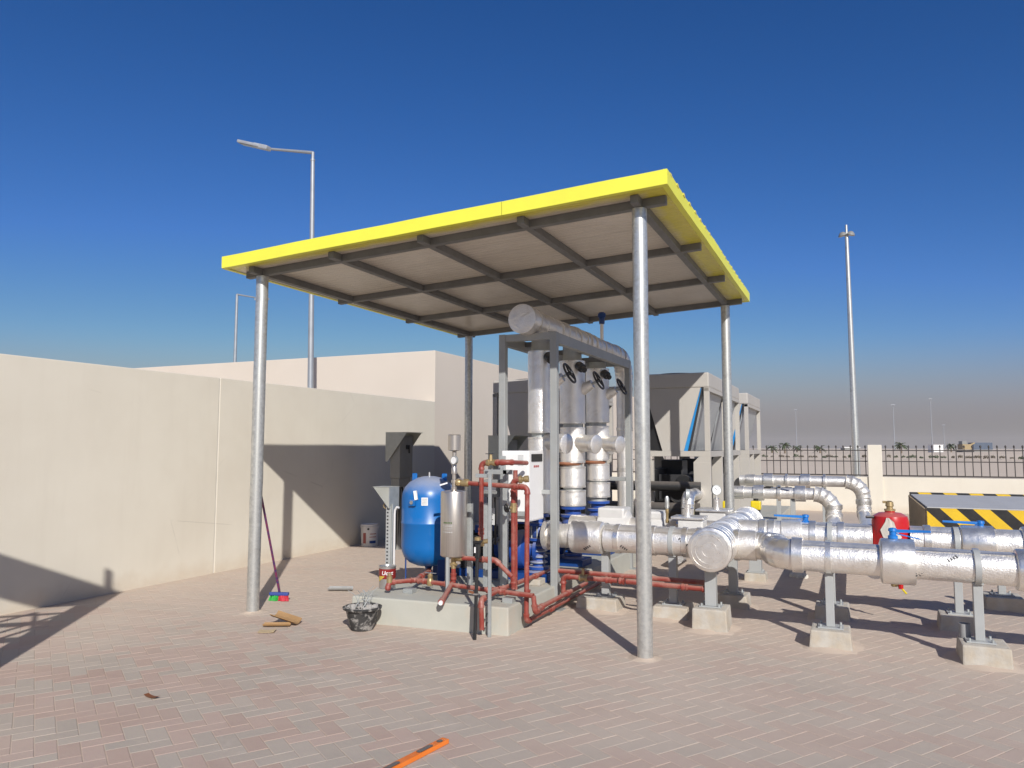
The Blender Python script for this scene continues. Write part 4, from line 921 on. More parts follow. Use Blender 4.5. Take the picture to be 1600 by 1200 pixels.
# blurred stencil prints on the jackets
def stencil(parent, x, y, z, R, ang, L, slope, n=6):
    mb = MB(); k = .0012
    for i in range(n):
        s = (i / n - .5) * L; w = L / n * .62; h = .010 + .004 * rnd.random()
        P = []
        for (a, b) in ((0, -h), (w, -h), (w, h), (0, h)):
            u = (s + a) * math.cos(slope) - b * math.sin(slope); v = (s + a) * math.sin(slope) + b * math.cos(slope)
            q = ang + v / R; P.append(V((x + u, y - math.cos(q) * (R + k), z + math.sin(q) * (R + k))))
        b0 = len(mb.v); mb.v += P; mb.f.append((b0, b0 + 1, b0 + 2, b0 + 3))
    mb.build("stencil_mark", mInk, parent, smooth=0)
fp = [o for o in COL.objects if o.name == "front_pipeline"][0]; sh = [o for o in COL.objects if o.name == "suction_header"][0]
stencil(fp, 1.40, Y2, Z2, R2, -.25, .11, .62); stencil(fp, 1.86, Y2 - .005, Z2 - .008, R2, -.45, .13, .5, 7); stencil(fp, 1.77, Y2, Z2 - .006, .166, -.35, .07, -1.1, 4); stencil(fp, 2.02, Y2 - .008, Z2 - .01, R2, .55, .08, .55, 4)
stencil(sh, -.10 + .42 - .30, Y1, Z1, .127, .1, .10, -.65, 5); stencil(sh, -.52, Y1, Z1, .127, -.6, .08, -.7, 4); stencil(sh, -.86, Y1, Z1, .153, -.55, .09, .6, 4)

# ================================================================== PLINTH EQUIPMENT
tx, ty, tr = -2.412, 1.06, .268
t = thing("expansion_tank", "bright blue domed pressure tank standing on the plinth", "tank", (tx, ty, PZ))
MB().lathe((tx, ty, .36), [(.05, -.01), (.12, .0), (.19, .03), (.238, .08), (.261, .135), (tr, .19), (tr, .40), (tr + .003, .405), (tr + .003, .415), (tr, .42), (tr, .64), (.261, .695), (.238, .75), (.19, .80), (.12, .838), (.06, .853), (0, .857)], n=56).build("tank_shell", mTank, t)
for a in (5.85, 1.7, 3.75):
    c = V((tx + .222 * math.cos(a), ty + .222 * math.sin(a), 0))
    MB().obox((c.x, c.y, .37), (.012, .095, .30), Matrix.Rotation(a, 3, 'Z')).build("leg", mTankD, t, bev=.004)
for a in (3.3, .2):
    MB().obox((tx + .155 * math.cos(a), ty + .155 * math.sin(a), 1.205), (.012, .06, .075), Matrix.Rotation(a + 1.2, 3, 'Z')).build("lifting_lug", mBlueH, t, bev=.01)
MB().cyl((tx, ty, 1.215), (tx, ty, 1.255), .012, .008, 10).build("air_valve", mTin, t)
def hug(parent, ang, z, w, h, mat, name, dr=.002, R=tr, c=(tx, ty), curl=0, rot=0):
    mb = MB(); n = 7
    for i in range(2):
        for k in range(n):
            u = (k / (n - 1) - .5) * w; v = (i - .5) * h; u2 = u * math.cos(rot) - v * math.sin(rot); v2 = u * math.sin(rot) + v * math.cos(rot); a = ang + u2 / R
            rr = R + dr + curl * abs(u) / w; mb.v.append(V((c[0] + rr * math.cos(a), c[1] + rr * math.sin(a), z + v2)))
    for k in range(n - 1): mb.f.append((k, k + 1, n + k + 1, n + k))
    return mb.build(name, mat, parent, smooth=60)
va = math.atan2(CAM.y - ty, CAM.x - tx)          # bearing of the yard's open side as seen from the tank
hug(t, va - .16, .985, .062, .075, mWhite, "data_plate"); hug(t, va - .16, .985, .05, .06, mLabel, "data_print", .003)
hug(t, va - .46, 1.045, .036, .085, mWhite, "paper_tag", .006, curl=.03, rot=.15)
a = va - .60
MB().obox((tx + (tr + .012) * math.cos(a), ty + (tr + .012) * math.sin(a), .97), (.03, .07, .055), Matrix.Rotation(a, 3, 'Z')).build("gauge_bracket", mTank, t, bev=.006)
MB().cyl((tx + (tr + .02) * math.cos(a), ty + (tr + .02) * math.sin(a), .975), (tx + (tr + .034) * math.cos(a), ty + (tr + .034) * math.sin(a), .975), .018, n=16).build("plug", mTin, t)
MB().cyl((tx, ty, .37), (tx, ty, .32), .05, .03, 16).build("outlet_neck", mTankD, t)

qx, qy, qr = -1.83, .5, .118
t = thing("stainless_pot", "upright brushed stainless steel cylinder with a gauge and vent on top", "cylinder", (qx, qy, PZ))
MB().lathe((qx, qy, .552), [(.02, -.012), (.10, -.008), (.114, 0), (qr, .012), (qr, .545), (.112, .56), (.05, .568), (.02, .575)], n=44).build("shell", mStain, t)
for k, (z, w, m, h) in enumerate(((.845, .085, mGreenInk, .012), (.825, .10, mLabel, .004), (.815, .09, mLabel, .004), (.80, .095, mLabel, .004), (.785, .07, mLabel, .004), (.765, .10, mLabel, .006))):
    n = 6 if k == 0 else 5; va2 = math.atan2(CAM.y - qy, CAM.x - qx) - .42
    for i in range(n): hug(t, va2 + (i / n - .5) * w / qr, z, w / n * .72, h, m, "print_mark", .0012, qr, (qx, qy))
mb = MB(); mb.lathe((qx, qy, 1.12), [(.024, 0), (.024, .03), (.02, .035), (.02, .06), (.027, .065), (.027, .09), (.018, .095), (.018, .14), (.026, .145), (.026, .19), (.022, .2), (.022, .25), (.03, .255), (.03, .285), (.02, .29), (.02, .34)], n=18); mb.build("fitting_stack", mStain, t)
g = V((qx + .02, qy - .035, 1.385)); ax = V((-.25, -.95, .1)).normalized()
mb = MB(); mb.lathe(g - ax * .015, [(0, 0), (.035, 0), (.038, .004), (.038, .026), (.034, .028), (.034, .023)], ax, 22, False); mb.build("gauge_case", mGalv2, t); MB().lathe(g + ax * .0075, [(.034, 0), (0, .0004)], ax, 22, False).build("gauge_dial", mWhite, t)
MB().lathe((qx, qy, 1.455), [(.012, 0), (.02, .010), (.056, .018), (.056, .15), (.05, .157), (0, .157)], n=26).build("air_vent", mStain, t)
mb = MB(); mb.bar((qx - .05, qy - .03, 1.185), (qx - .11, qy - .06, 1.165), .03, .012); mb.build("paper_tag", mWhite, t); 
MB().tube([(qx + .02, qy, 1.2), (qx + .06, qy - .02, 1.225), (qx + .10, qy - .02, 1.215), (qx + .11, qy - .02, 1.19)], .006, 8).build("vent_tube", mStain, t)
for a in (.7, 2.7, 4.7):
    p = (qx + .1 * math.cos(a), qy + .1 * math.sin(a))
    MB().box(p[0] - .012, p[0] + .012, p[1] - .012, p[1] + .012, PZ, .56).build("leg", mSup, t) if a > 1 else None

t = thing("control_cabinet", "white wall hung control cabinet with a dark display, in front of the risers", "cabinet", (-1.45, 1.05, .84))
bx0, bx1, by0, by1, bz0, bz1 = -1.565, -1.295, .93, 1.29, .825, 1.468
MB().box(bx0, bx1, by0, by1, bz0, bz1).build("casing", mWhite, t, bev=.008)
MB().box(bx0 + .012, bx1 - .012, by0 - .004, by0 - .0005, bz0 + .012, bz1 - .03).build("front_door", mWhite, t, bev=.002)
MB().box(bx1 + .0005, bx1 + .004, by0 + .012, by1 - .012, bz0 + .012, bz1 - .012).build("side_door", mWhite, t, bev=.002)
mb = MB(); mb.box(bx1 + .004, bx1 + .012, by0 + .05, by1 - .05, bz1 - .10, bz1 - .03); mb.build("display_recess", mBlack, t, bev=.004)
for i in range(3): MB().box(bx1 + .0042, bx1 + .0056, by0 + .11 + i * .045, by0 + .145 + i * .045, bz1 - .155, bz1 - .135).build("red_print", mRedInk, t, smooth=0)
for (x, z, w, h) in ((-1.40, 1.33, .055, .10), (-1.46, 1.245, .012, .012), (-1.405, 1.24, .05, .012)): MB().box(x, x + w, by0 - .0056, by0 - .0042, z, z + h).build("sticker", mLabel, t, smooth=0)
MB().lathe((-1.48, by0 - .004, .90), [(.03, 0), (.03, .0015), (0, .0015)], (0, -1, 0), 4).build("warning_sticker", mLabel, t, smooth=0)

t = thing("strut_rack", "galvanised strut channel rack carrying the red pipes and white cabinet", "rack", (-1.55, .6, PZ))
def strut(p0, p1, a=.041): 
    MB().bar(p0, p1, a, a).build("strut", mGalv2, t, bev=.003)
strut((-1.52, .86, PZ), (-1.52, .86, 1.42)); strut((-1.42, .70, PZ), (-1.42, .70, 1.30)); strut((-1.62, .70, 1.28), (-1.36, .70, 1.28)); strut((-1.62, .72, PZ), (-1.62, .72, 1.0))
strut((-1.52, .90, .9), (-1.30, .90, .9)); strut((-1.72, .60, PZ), (-1.72, .60, 1.0))
t = thing("junction_box", "small grey junction box with a white plate, behind the tall red pipe", "junction box", (-1.66, .93, .95))
MB().box(-1.74, -1.60, .90, .98, 1.04, 1.20).build("box_body", mIsol, t, bev=.006); MB().box(-1.73, -1.61, .894, .8985, 1.10, 1.17).build("label_plate", mWhite, t)
for k in range(3): MB().tube([(-1.71 + .035 * k, .94, 1.04), (-1.71 + .035 * k, .95, .9), (-1.74 + .04 * k, 1.0, .6), (-1.8 + .02 * k, 1.3, .62)], .009, 8).build("cable", mBlack, t)
t = thing("rating_sign", "small pale printed sign plate hanging low between the struts", "sign", (-1.58, .8, .8))
MB().box(-1.66, -1.575, .80, .804, .80, .95).build("plate", mLabel, t); [MB().box(-1.652, -1.60 + .01 * (k % 2), .7985, .7995, .82 + .022 * k, .828 + .022 * k).build("print_line", mInk, t, smooth=0) for k in range(5)]
t = thing("strut_post", "thin upright steel strut with a short top arm standing in front of the plinth", "post", (-1.275, .09, 0))
MB().bar((-1.275, .085, 0), (-1.275, .085, 1.285), .024, .024).build("strut", mGalv2, t, bev=.003)
MB().bar((-1.30, .085, 1.27), (-1.40, .085, 1.27), .03, .03).build("arm", mGalv2, t, bev=.003)
mb = MB(); [mb.bar((-1.298, .068, z), (-1.287, .066, z + .03), .006, .012) for z in (.09, .16)]; mb.build("slot_lip", mDark, t)
t = thing("clamp_pole", "black clamp pole with a chrome collar leaning against the plinth front", "clamp", (-1.335, -.03, 0))
MB().bar((-1.345, -.035, .0), (-1.352, .02, .66), .024, .024).build("pole", mBlack, t, bev=.004)
MB().bar((-1.352, .018, .62), (-1.353, .03, .74), .04, .036).build("clamp_head", mBlack, t, bev=.006)
MB().box(-1.385, -1.325, .0, .05, .74, .76).build("head_plate", mBlack, t); MB().lathe((-1.355, .03, .76), [(.026, 0), (.026, .022), (.01, .028)], n=14).build("head_cap", mBrass, t)
MB().bar((-1.348, -.01, .34), (-1.348, -.01, .352), .032, .032).build("collar", mTin, t); MB().bar((-1.348, .005, .345), (-1.44, .045, .35), .012, .018).build("jaw", mRust, t)
MB().box(-1.366, -1.352, -.013, -.011, .665, .71).build("sticker", mWhite, t)

# ---- red pipework
r1 = .0205
t = thing("red_feed_pipe", "red pipe from the stainless pot, dropping past the plinth end to the ground", "pipe", (-1.09, .4, .1), "red painted pipes")
red_run(t, [(qx + .14, .5, 1.185), (-1.10, .44, 1.165), (-1.09, .395, .075), (-1.085, 2.6, .075)], r1, [((-1.086, .95, .075), (0, 1, 0)), ((-1.092, .42, .30), (0, 0, 1)), ((-1.2, .446, 1.168), (1, 0, 0))])
mb = MB(); mb.lathe((qx + .02, .5, 1.19), [(.02, 0), (.032, .012), (.032, .04), (.024, .05), (.034, .06), (.034, .12), (.024, .13)], (1, 0, -.02), 14); mb.build("brass_valve", mBrass, t)
t = thing("red_loop_pipe", "tall red pipe with top brass valve, left of the white cabinet", "pipe", (-1.53, .45, .3), "red painted pipes")
red_run(t, [(-1.535, .45, .70), (-1.535, .45, 1.365), (-1.275, .45, 1.372), (-1.26, .80, 1.36)], r1, [((-1.535, .45, .78), (0, 0, 1)), ((-1.36, .45, 1.37), (1, 0, 0))])
red_run(t, [(-1.29, .62, 1.30), (-1.29, .62, .28)], r1)
mb = MB(); mb.lathe((-1.49, .45, 1.366), [(.022, 0), (.03, .01), (.03, .03), (.022, .035), (.022, .065), (.03, .07), (.03, .09)], (1, 0, .02), 14); mb.cyl((-1.445, .45, 1.38), (-1.445, .45, 1.44), .018, .012, 12); mb.build("brass_valve", mBrass, t); MB().box(-1.49, -1.425, .435, .465, 1.44, 1.446).build("valve_handle", mDark, t)
mb = MB(); mb.cyl((-1.535, .45, .70), (-1.535, .45, .655), .028, n=12); mb.cyl((-1.535, .45, .69), (-1.47, .45, .70), .02, n=10); mb.build("brass_valve", mBrass, t)
t = thing("red_return_pipe", "red upright pipe with a small black handwheel, in front of the white cabinet", "pipe", (-1.29, .58, .3), "red painted pipes")
red_run(t, [(-1.29, .58, .29), (-1.292, .58, 1.215), (-1.24, .585, 1.22)], r1, [((-1.291, .58, 1.10), (0, 0, 1)), ((-1.29, .58, .36), (0, 0, 1))])
mb = MB(); mb.lathe((-1.245, .585, 1.22), [(.024, 0), (.034, .01), (.034, .03), (.022, .035), (.022, .05), (.03, .055), (.03, .09), (.0, .095)], (1, .2, .1), 14); mb.build("brass_union", mBrass, t)
mb = MB(); mb.cyl((-1.29, .58, .94), (-1.29, .58, 1.02), .028, n=12); mb.cyl((-1.29, .58, .98), (-1.325, .53, .98), .013, n=10); mb.build("brass_valve", mBrass, t); wheel(t, (-1.328, .525, .98), (-.55, -.8, 0), .03)
t = thing("red_manifold_pipe", "low red pipe manifold lying across the top of the plinth with brass fittings", "pipe", (-1.9, .45, .3), "red painted pipes")
red_run(t, [(-2.36, .27, .25), (-2.355, .28, .315), (-2.22, .50, .31), (-1.0, .33, .30)], r1, [((-2.1, .483, .31), (1, -.14, 0)), ((-1.86, .45, .31), (1, -.14, 0)), ((-1.42, .389, .303), (1, -.14, 0)), ((-1.29, .37, .302), (1, -.14, 0))])
red_run(t, [(-2.22, .50, .31), (-2.40, 1.06, .30), (-2.412, 1.06, .36)], r1, [((-2.275, .70, .308), (-.30, .95, 0))])
red_run(t, [(qx, .5, .52), (qx, .5, .30)], r1, [((qx, .5, .37), (0, 0, 1))])
red_run(t, [(qx + .0, .47, .31), (qx + .12, .1, .25)], r1 * 1.05)
MB().cyl((qx + .115, .11, .252), (qx + .135, .045, .242), .027, n=14).build("end_socket", mRed, t); MB().cyl((qx + .134, .048, .2425), (qx + .141, .026, .239), .018, n=12).build("white_plug", mWhite, t)
red_run(t, [(-1.35, .375, .30), (-1.335, .05, .29), (-1.325, .05, .06)], r1)
red_run(t, [(qx + .08, .5, .535), (-1.42, .5, .535), (-1.30, .56, .40)], r1, [((-1.52, .5, .535), (1, 0, 0))])
mb = MB(); mb.cyl((qx, .5, .55), (qx, .5, .44), .022, n=12); mb.lathe((qx + .02, .5, .535), [(.022, 0), (.032, .01), (.032, .04), (.024, .07)], (1, 0, 0), 14); mb.cyl((qx - .045, .49, .475), (qx + .04, .49, .475), .012, n=8); mb.build("brass_valve", mBrass, t)
mb = MB(); mb.lathe((-2.05, .475, .31), [(.025, -.03), (.03, -.02), (.03, .02), (.02, .035), (.024, .06), (.012, .075)], (0, 0, 1), 12); mb.build("brass_valve", mBrass, t); MB().box(-2.10, -1.99, .468, .482, .386, .392).build("valve_handle", mTin, t)
mb = MB(); mb.lathe((-2.35, .285, .335), [(.026, -.02), (.026, .03), (.018, .035), (.018, .06)], n=12); mb.build("brass_valve", mBrass, t)
for x in (-2.20, -1.24): MB().box(x - .045, x + .045, .34, .42, PZ, PZ + .04).build("clip_channel", mGalv2, t, bev=.003)
red_run(t, [(-1.0, .33, .30), (-.985, .33, .17), (-1.02, .55, .17), (-1.03, 1.75, .17)], r1, [((-1.028, 1.2, .17), (0, 1, 0))])
t = thing("red_branch_pipe", "red pipe rising away from the low manifold toward the front pump", "pipe", (-1.33, .9, .3), "red painted pipes")
red_run(t, [(-1.42, .42, .30), (-1.36, .50, .30), (-1.34, 1.62, .30)], r1, [((-1.343, 1.2, .30), (0, 1, 0))])
MB().box(-1.40, -1.28, 1.15, 1.3, PZ, .277).build("pipe_block", mConc, t, bev=.01)
ry = 1.16
t = thing("red_upper_long_pipe", "upper of the two long red pipes running under the large silver pipe", "pipe", (-.4, 1.24, .36), "red painted pipes")
red_run(t, [(-1.15, 1.26, .355), (.22, 1.26, .345)], .022, [((-.3, 1.26, .35), (1, 0, 0))])
t = thing("red_lower_long_pipe", "lower long red pipe, turning up to a drain valve under the capped header", "pipe", (-.4, 1.16, .3), "red painted pipes")
red_run(t, [(-1.05, ry, .15), (-1.05, ry, .325), (-.5, ry, .322), (.27, ry - .04, .315), (.275, ry - .04, .44)], .022, [((-.62, ry, .322), (1, 0, 0)), ((.06, ry - .03, .317), (1, 0, 0))])
mb = MB(); mb.cyl((.275, ry - .04, .44), (.275, ry - .04, .52), .02, n=10); mb.cyl((.24, ry - .08, .475), (.31, ry - .05, .475), .012, n=8); mb.build("drain_valve", mBrass, t)
mb = MB(); mb.lathe((-.86, ry, .325), [(.024, -.035), (.034, -.03), (.034, -.01), (.026, 0), (.026, .02), (.034, .025), (.034, .045)], (1, 0, 0), 12); mb.cyl((-.86, ry, .33), (-.86, ry, .41), .014, n=8); mb.build("brass_valve", mBrass, t); MB().box(-.90, -.82, ry - .012, ry + .012, .41, .416).build("valve_handle", mDark, t)

# ---- hooded isolators
def hooded(name, loc, label, zp, post):
    t = thing(name, label, "isolator", (0, 0, 0), "hooded electrical isolators")
    MB().box(-.08, .09, .03, .38, 0, .62).build("box_body", mIsol, t, bev=.008); MB().box(.091, .099, .05, .36, .10, .58).build("door", mIsol, t, bev=.003)
    mb = MB(); mb.box(.10, .118, .17, .23, .42, .48); mb.box(.118, .134, .215, .235, .36, .48); mb.build("handle", mBlack, t, bev=.003)
    for y in (0, .41): MB().prism([(-.14, y - .0025, .24), (-.10, y - .0025, .24), (.22, y - .0025, .66), (-.14, y - .0025, .66)], (0, .005, 0)).build("hood_cheek", mHood, t)
    MB().box(-.14, .235, -.006, .42, .661, .667).build("hood_top", mHood, t)
    MB().box(-.07, .07, .05, .36, -.13, -.002).build("gland_box", mIsol, t, bev=.006)
    mb = MB(); [mb.tube([(0, .1 + .07 * k, -.13), (.01 * k, .1 + .07 * k, -.25), (-.03, .13 + .05 * k, -zp + .02)], .012, 8) for k in range(3)]; mb.build("cables", mBlack, t)
    MB().box(-.05, -.01, .15, .25, -zp, .1).build("post", mGrey, t)
    t.location = loc; return t
hooded("hooded_isolator", (-4.70, 3.92, 1.05), "grey isolator box under a sloping metal hood near the cream wall", 1.05, True)
hooded("hooded_isolator", (-2.60, 3.05, .98), "isolator box with a dark sloping hood, half hidden behind the tall red pipe", .76, True)
t = thing("strut_stand", "perforated strut stand with a small zinc hood, beside the paint can", "stand", (-2.72, .78, PZ))
sx, sy = -2.71, .80
MB().box(sx - .028, sx + .028, sy - .004, sy + .036, -.01, .93).build("perforated_strut", mSup, t, bev=.003)
mb = MB(); [mb.box(sx - .016, sx + .002, sy - .0055, sy - .0042, PZ + .03 + k * .034, PZ + .044 + k * .034) for k in range(20)]; mb.build("strut_slots", mDark, t, smooth=0)
MB().box(sx + .033, sx + .046, sy, sy + .03, .0, .95).build("back_strut", mGalv2, t, bev=.002)
MB().tube([(sx + .075, sy - .01, .0), (sx + .075, sy - .01, .86)] + [V(p) for p in ((sx + .08, sy - .01, .90), (sx + .10, sy - .01, .925), (sx + .125, sy - .01, .92))], .011, 10).build("conduit", mPlasW, t)
MB().prism([(sx - .16, sy - .03, 1.11), (sx + .02, sy - .03, 1.11), (sx + .02, sy - .03, .91)], (0, .004, 0)).build("hood_cheek", mHood, t)
MB().prism([(sx - .16, sy + .14, 1.11), (sx + .02, sy + .14, 1.11), (sx + .02, sy + .14, .91)], (0, .004, 0)).build("hood_cheek", mHood, t)
MB().box(sx - .165, sx + .024, sy - .034, sy + .148, 1.111, 1.116).build("hood_top", mHood, t); MB().box(sx + .0205, sx + .0245, sy - .03, sy + .144, .91, 1.11).build("hood_back", mGalv2, t)
MB().box(sx - .07, sx + .0, sy + .02, sy + .1, .94, 1.06).build("thermostat", mIsol, t, bev=.006); MB().torus((sx - .05, sy + .02, .93), (0, 1, 0), .022, .005, 16, 6).build("cable_loop", mBrass, t)

# ---- loose things on the ground
cx, cy, cr, cz = -2.515, .50, .076, PZ
t = thing("paint_can", "small paint can with a red and yellow label and white lettering, on the plinth corner", "paint can", (cx, cy, cz))
MB().lathe((cx, cy, cz), [(cr, 0), (cr + .002, .003), (cr - .001, .006), (cr - .001, .19), (cr + .003, .193), (cr + .003, .2), (cr - .006, .2), (cr - .008, .192), (0, .192)], n=40).build("can_body", mTin, t)
vb = math.atan2(CAM.y - cy, CAM.x - cx)
def label_band(a0, a1, z0, z1, mat, name, dr):
    mb = MB(); n = 20
    for i in range(n + 1):
        a = a0 + (a1 - a0) * i / n
        for z in (z0(i / n) if callable(z0) else z0, z1): mb.v.append(V((cx + (cr + dr) * math.cos(a), cy + (cr + dr) * math.sin(a), cz + z)))
    for i in range(n): mb.f.append((2 * i, 2 * i + 2, 2 * i + 3, 2 * i + 1))
    mb.build(name, mat, t, smooth=60)
label_band(vb - 2.2, vb + 2.2, .09, .178, mCanRed, "red_label", .0010); label_band(vb - 1.2, vb - .35, lambda u: .06 + .05 * u, .115, mCanYel, "yellow_flash", .0018)
vs, fs = text_mesh("Uoxt", .050, .15); mb = MB()
for v in vs:
    a = vb - .02 + v.x / cr; mb.v.append(V((cx + (cr + .0026) * math.cos(a), cy + (cr + .0026) * math.sin(a), cz + .142 + v.y)))
mb.f = fs; mb.build("label_lettering", mWhiteInk, t, smooth=0)
MB().tube([(cx + cr * math.cos(q), cy + cr * math.sin(q), cz + .17 - .0) if abs(math.sin((q - vb))) > .98 else (cx + (cr + .006) * math.cos(q), cy + (cr + .006) * math.sin(q), cz + .17 - .045 * (1 - abs(math.sin(q - vb)))) for q in [vb + PI / 2 + PI * k / 14 for k in range(15)]], .0018, 6).build("wire_handle", mGalv2, t)

bx, by, br, bh = -5.36, 4.30, .135, .33
t = thing("plastic_pail", "white plastic pail with red print standing against the cream wall in the canopy shade", "pail", (bx, by, 0))
MB().lathe((bx, by, 0), [(br * .9, 0), (br * .92, .01), (br, bh - .05), (br + .008, bh - .045), (br + .008, bh - .03), (br, bh - .028), (br + .004, bh), (br - .01, bh), (br - .02, bh - .02), (0, bh - .02)], n=36).build("pail_body", mPlasW, t)
vb2 = math.atan2(CAM.y - by, CAM.x - bx)
for da, z, w, h, m in ((-.62, .13, .05, .16, mStripeR), (.42, .19, .10, .012, mStripeR), (.40, .145, .11, .010, mStripeR), (.38, .07, .10, .04, mTankD)): hug(t, vb2 + da, z, w, h, m, "print_mark", .0015, br * .965, (bx, by))
MB().lathe((bx + .13 * math.cos(vb2 - .15), by + .13 * math.sin(vb2 - .15), .265), [(.016, 0), (.016, .012), (0, .012)], (math.cos(vb2 - .15), math.sin(vb2 - .15), 0), 14).build("handle_boss", mBlack, t)

ux, uy = -2.345, -.12
t = thing("mortar_bucket", "black rubber mortar bucket splashed with cement and full of rubble and wire", "bucket", (ux, uy, 0))
MB().lathe((ux, uy, 0), [(.082, 0), (.092, .005), (.118, .09), (.136, .165), (.158, .17), (.162, .185), (.15, .19), (.136, .17), (.12, .10)], n=44, caps=False).build("bucket_body", mRubber, t)
MB().lathe((ux, uy, .0), [(0, .003), (.085, .003)], n=24, caps=False).build("bucket_base", mRubber, t)
mb = MB()
for k in range(90):
    q = rnd.random() * 2 * PI; d = .125 * math.sqrt(rnd.random()); s = .012 + .022 * rnd.random()
    m = Matrix.Rotation(rnd.random() * 6, 3, 'Z') @ Matrix.Rotation(rnd.random() * 6, 3, 'X')
    mb.obox((ux + d * math.cos(q), uy + d * math.sin(q), .165 + .035 * rnd.random() - d * .1), (s, s * (.6 + rnd.random()), s * .7), m)
MBr = mb.build("rubble", mRubble, t, smooth=0); MBr["kind"] = "stuff"
mb = MB()
for k in range(11):
    q = rnd.random() * 2 * PI; d = .11 * rnd.random(); a = V((ux + d * math.cos(q), uy + d * math.sin(q), .17)); e = a + V(((rnd.random() - .5) * .22, (rnd.random() - .5) * .2, .07 + .10 * rnd.random())); m_ = (a + e) / 2 + V((0, 0, .04))
    mb.tube([a, m_, e], .0026, 5)
mb.build("wire_scraps", mGalv2, t)

def lean(): pass
t = thing("broom", "broom with red and green bristles and a patterned handle, propped behind the left post", "broom", (-3.80, .52, 0))
MB().cyl((-3.785, .53, .06), (-3.705, .08, 1.27), .011, n=12).build("handle", mBroomH, t)
d = V((.95, .32, 0)).normalized(); m = Matrix.Rotation(math.atan2(d.y, d.x), 3, 'Z'); c = V((-3.765, .50, .068))
MB().obox(c, (.19, .045, .03), m).build("broom_head", mBrB, t, bev=.008)
for s, mat, nm in ((-1, mBrG, "green_bristles"), (1, mBrR, "red_bristles")):
    mb = MB()
    for k in range(60):
        o = c + d * (s * (.005 + .085 * rnd.random())) + V((-d.y, d.x, 0)) * ((rnd.random() - .5) * .034)
        mb.bar(o + V((0, 0, -.012)), V((o.x + s * .02 * rnd.random() + (rnd.random() - .5) * .015, o.y - .015 * rnd.random(), .002)), .006, .006)
    mb.build(nm, mat, t, smooth=0)

def sheet(name, c, L, W, rz, mat, label, cat, curl=.0, lift=.0, group=None, th=.004, tiltx=0):
    mb = MB(); n = 10
    for i in range(n + 1):
        u = (i / n - .5)
        for w in (-.5, .5):
            y = w * W; a = u * 2 * curl
            px_ = (math.sin(a) * L / (2 * curl)) if curl else u * L; pz_ = ((1 - math.cos(a)) * L / (2 * curl)) if curl else 0
            mb.v.append(V((px_, y, pz_ + lift + tiltx * (w + .5) * W)))
    m = len(mb.v)
    mb.v += [v + V((0, 0, th)) for v in mb.v]
    for i in range(n):
        a = 2 * i; mb.f += [(a, a + 2, a + 3, a + 1), (m + a + 1, m + a + 3, m + a + 2, m + a), (a, m + a, m + a + 2, a + 2), (a + 1, a + 3, m + a + 3, m + a + 1)]
    mb.f += [(0, 1, m + 1, m), (2 * n, m + 2 * n, m + 2 * n + 1, 2 * n + 1)]
    R = Matrix.Rotation(rz, 3, 'Z'); mb.v = [R @ v + V(c) for v in mb.v]
    return tag(mb.build(name, mat, loc=c, smooth=50), label, cat, group)
sheet("cardboard_scrap", (-3.03, -.25, .006), .16, .22, 1.80, mCard, "folded brown cardboard scrap standing slightly open on the paving", "cardboard", .75, .004, "cardboard scraps", .006, .25)
sheet("cardboard_scrap", (-3.04, -.35, .004), .075, .22, 2.05, mCard, "curled brown cardboard strip lying in front of the folded scrap", "cardboard", 1.35, .004, "cardboard scraps")
sheet("cardboard_scrap", (-2.99, -.52, .003), .13, .09, .5, mCardL, "small flat pale cardboard scrap nearest the camera", "cardboard", .12, .003, "cardboard scraps")
sheet("curved_offcut", (-3.53, 1.16, .004), .11, .25, .42 + PI / 2, mTile, "curved grey sheet offcut lying on the paving near the plinth", "offcut", 1.25, .003, None, .006)
sheet("dry_leaf", (-2.49, -2.05, .004), .11, .032, -.1, mLeaf, "small dry brown leaf on the paving at lower left", "leaf", .3, .002, None, .0015)
mb = MB()
for k in range(16):
    q = rnd.random() * 6.28; s = .015 + .045 * rnd.random(); d = .10 * rnd.random()
    mb.lathe((.80 + d * math.cos(q), 4.05 + d * math.sin(q) * .8, 0), [(s, 0), (s * .9, s * .5), (s * .4, s * .9), (0, s)], n=7)
tag(mb.build("crumpled_rag", mRag, loc=(.8, 4.05, 0)), "small crumpled whitish rag on the sand between the pipe supports", "rag")

# orange spirit level lying at the bottom edge
p0, p1 = V((-.545, -1.925, 0)), V((-.66, -2.62, 0)); d = (p1 - p0).normalized(); s = V((-d.y, d.x, 0)); L = (p1 - p0).length
t = thing("spirit_level", "orange spirit level with black cut outs lying on the paving at the bottom edge", "spirit level", tuple((p0 + p1) / 2))
m = Matrix((s, d, V((0, 0, 1)))).transposed()
MB().obox((p0 + p1) / 2 + V((0, 0, .013)), (.044, L, .022), m).build("body", mOrange, t, bev=.003)
for a, ln in ((.05, .035), (.165, .11), (.42, .14), (.6, .04)):
    mb = MB(); c = p0 + d * a; P = []
    for k in range(20):
        q = 2 * PI * k / 20; P.append(c + s * (.0145 * math.sin(q)) + d * (math.cos(q) * .0145 + (ln / 2 - .0145 if math.cos(q) > 0 else -(ln / 2 - .0145))) + V((0, 0, .0243)))
    mb.prism(P, (0, 0, .0016)); mb.build("cut_out", mBlack, t, smooth=0)

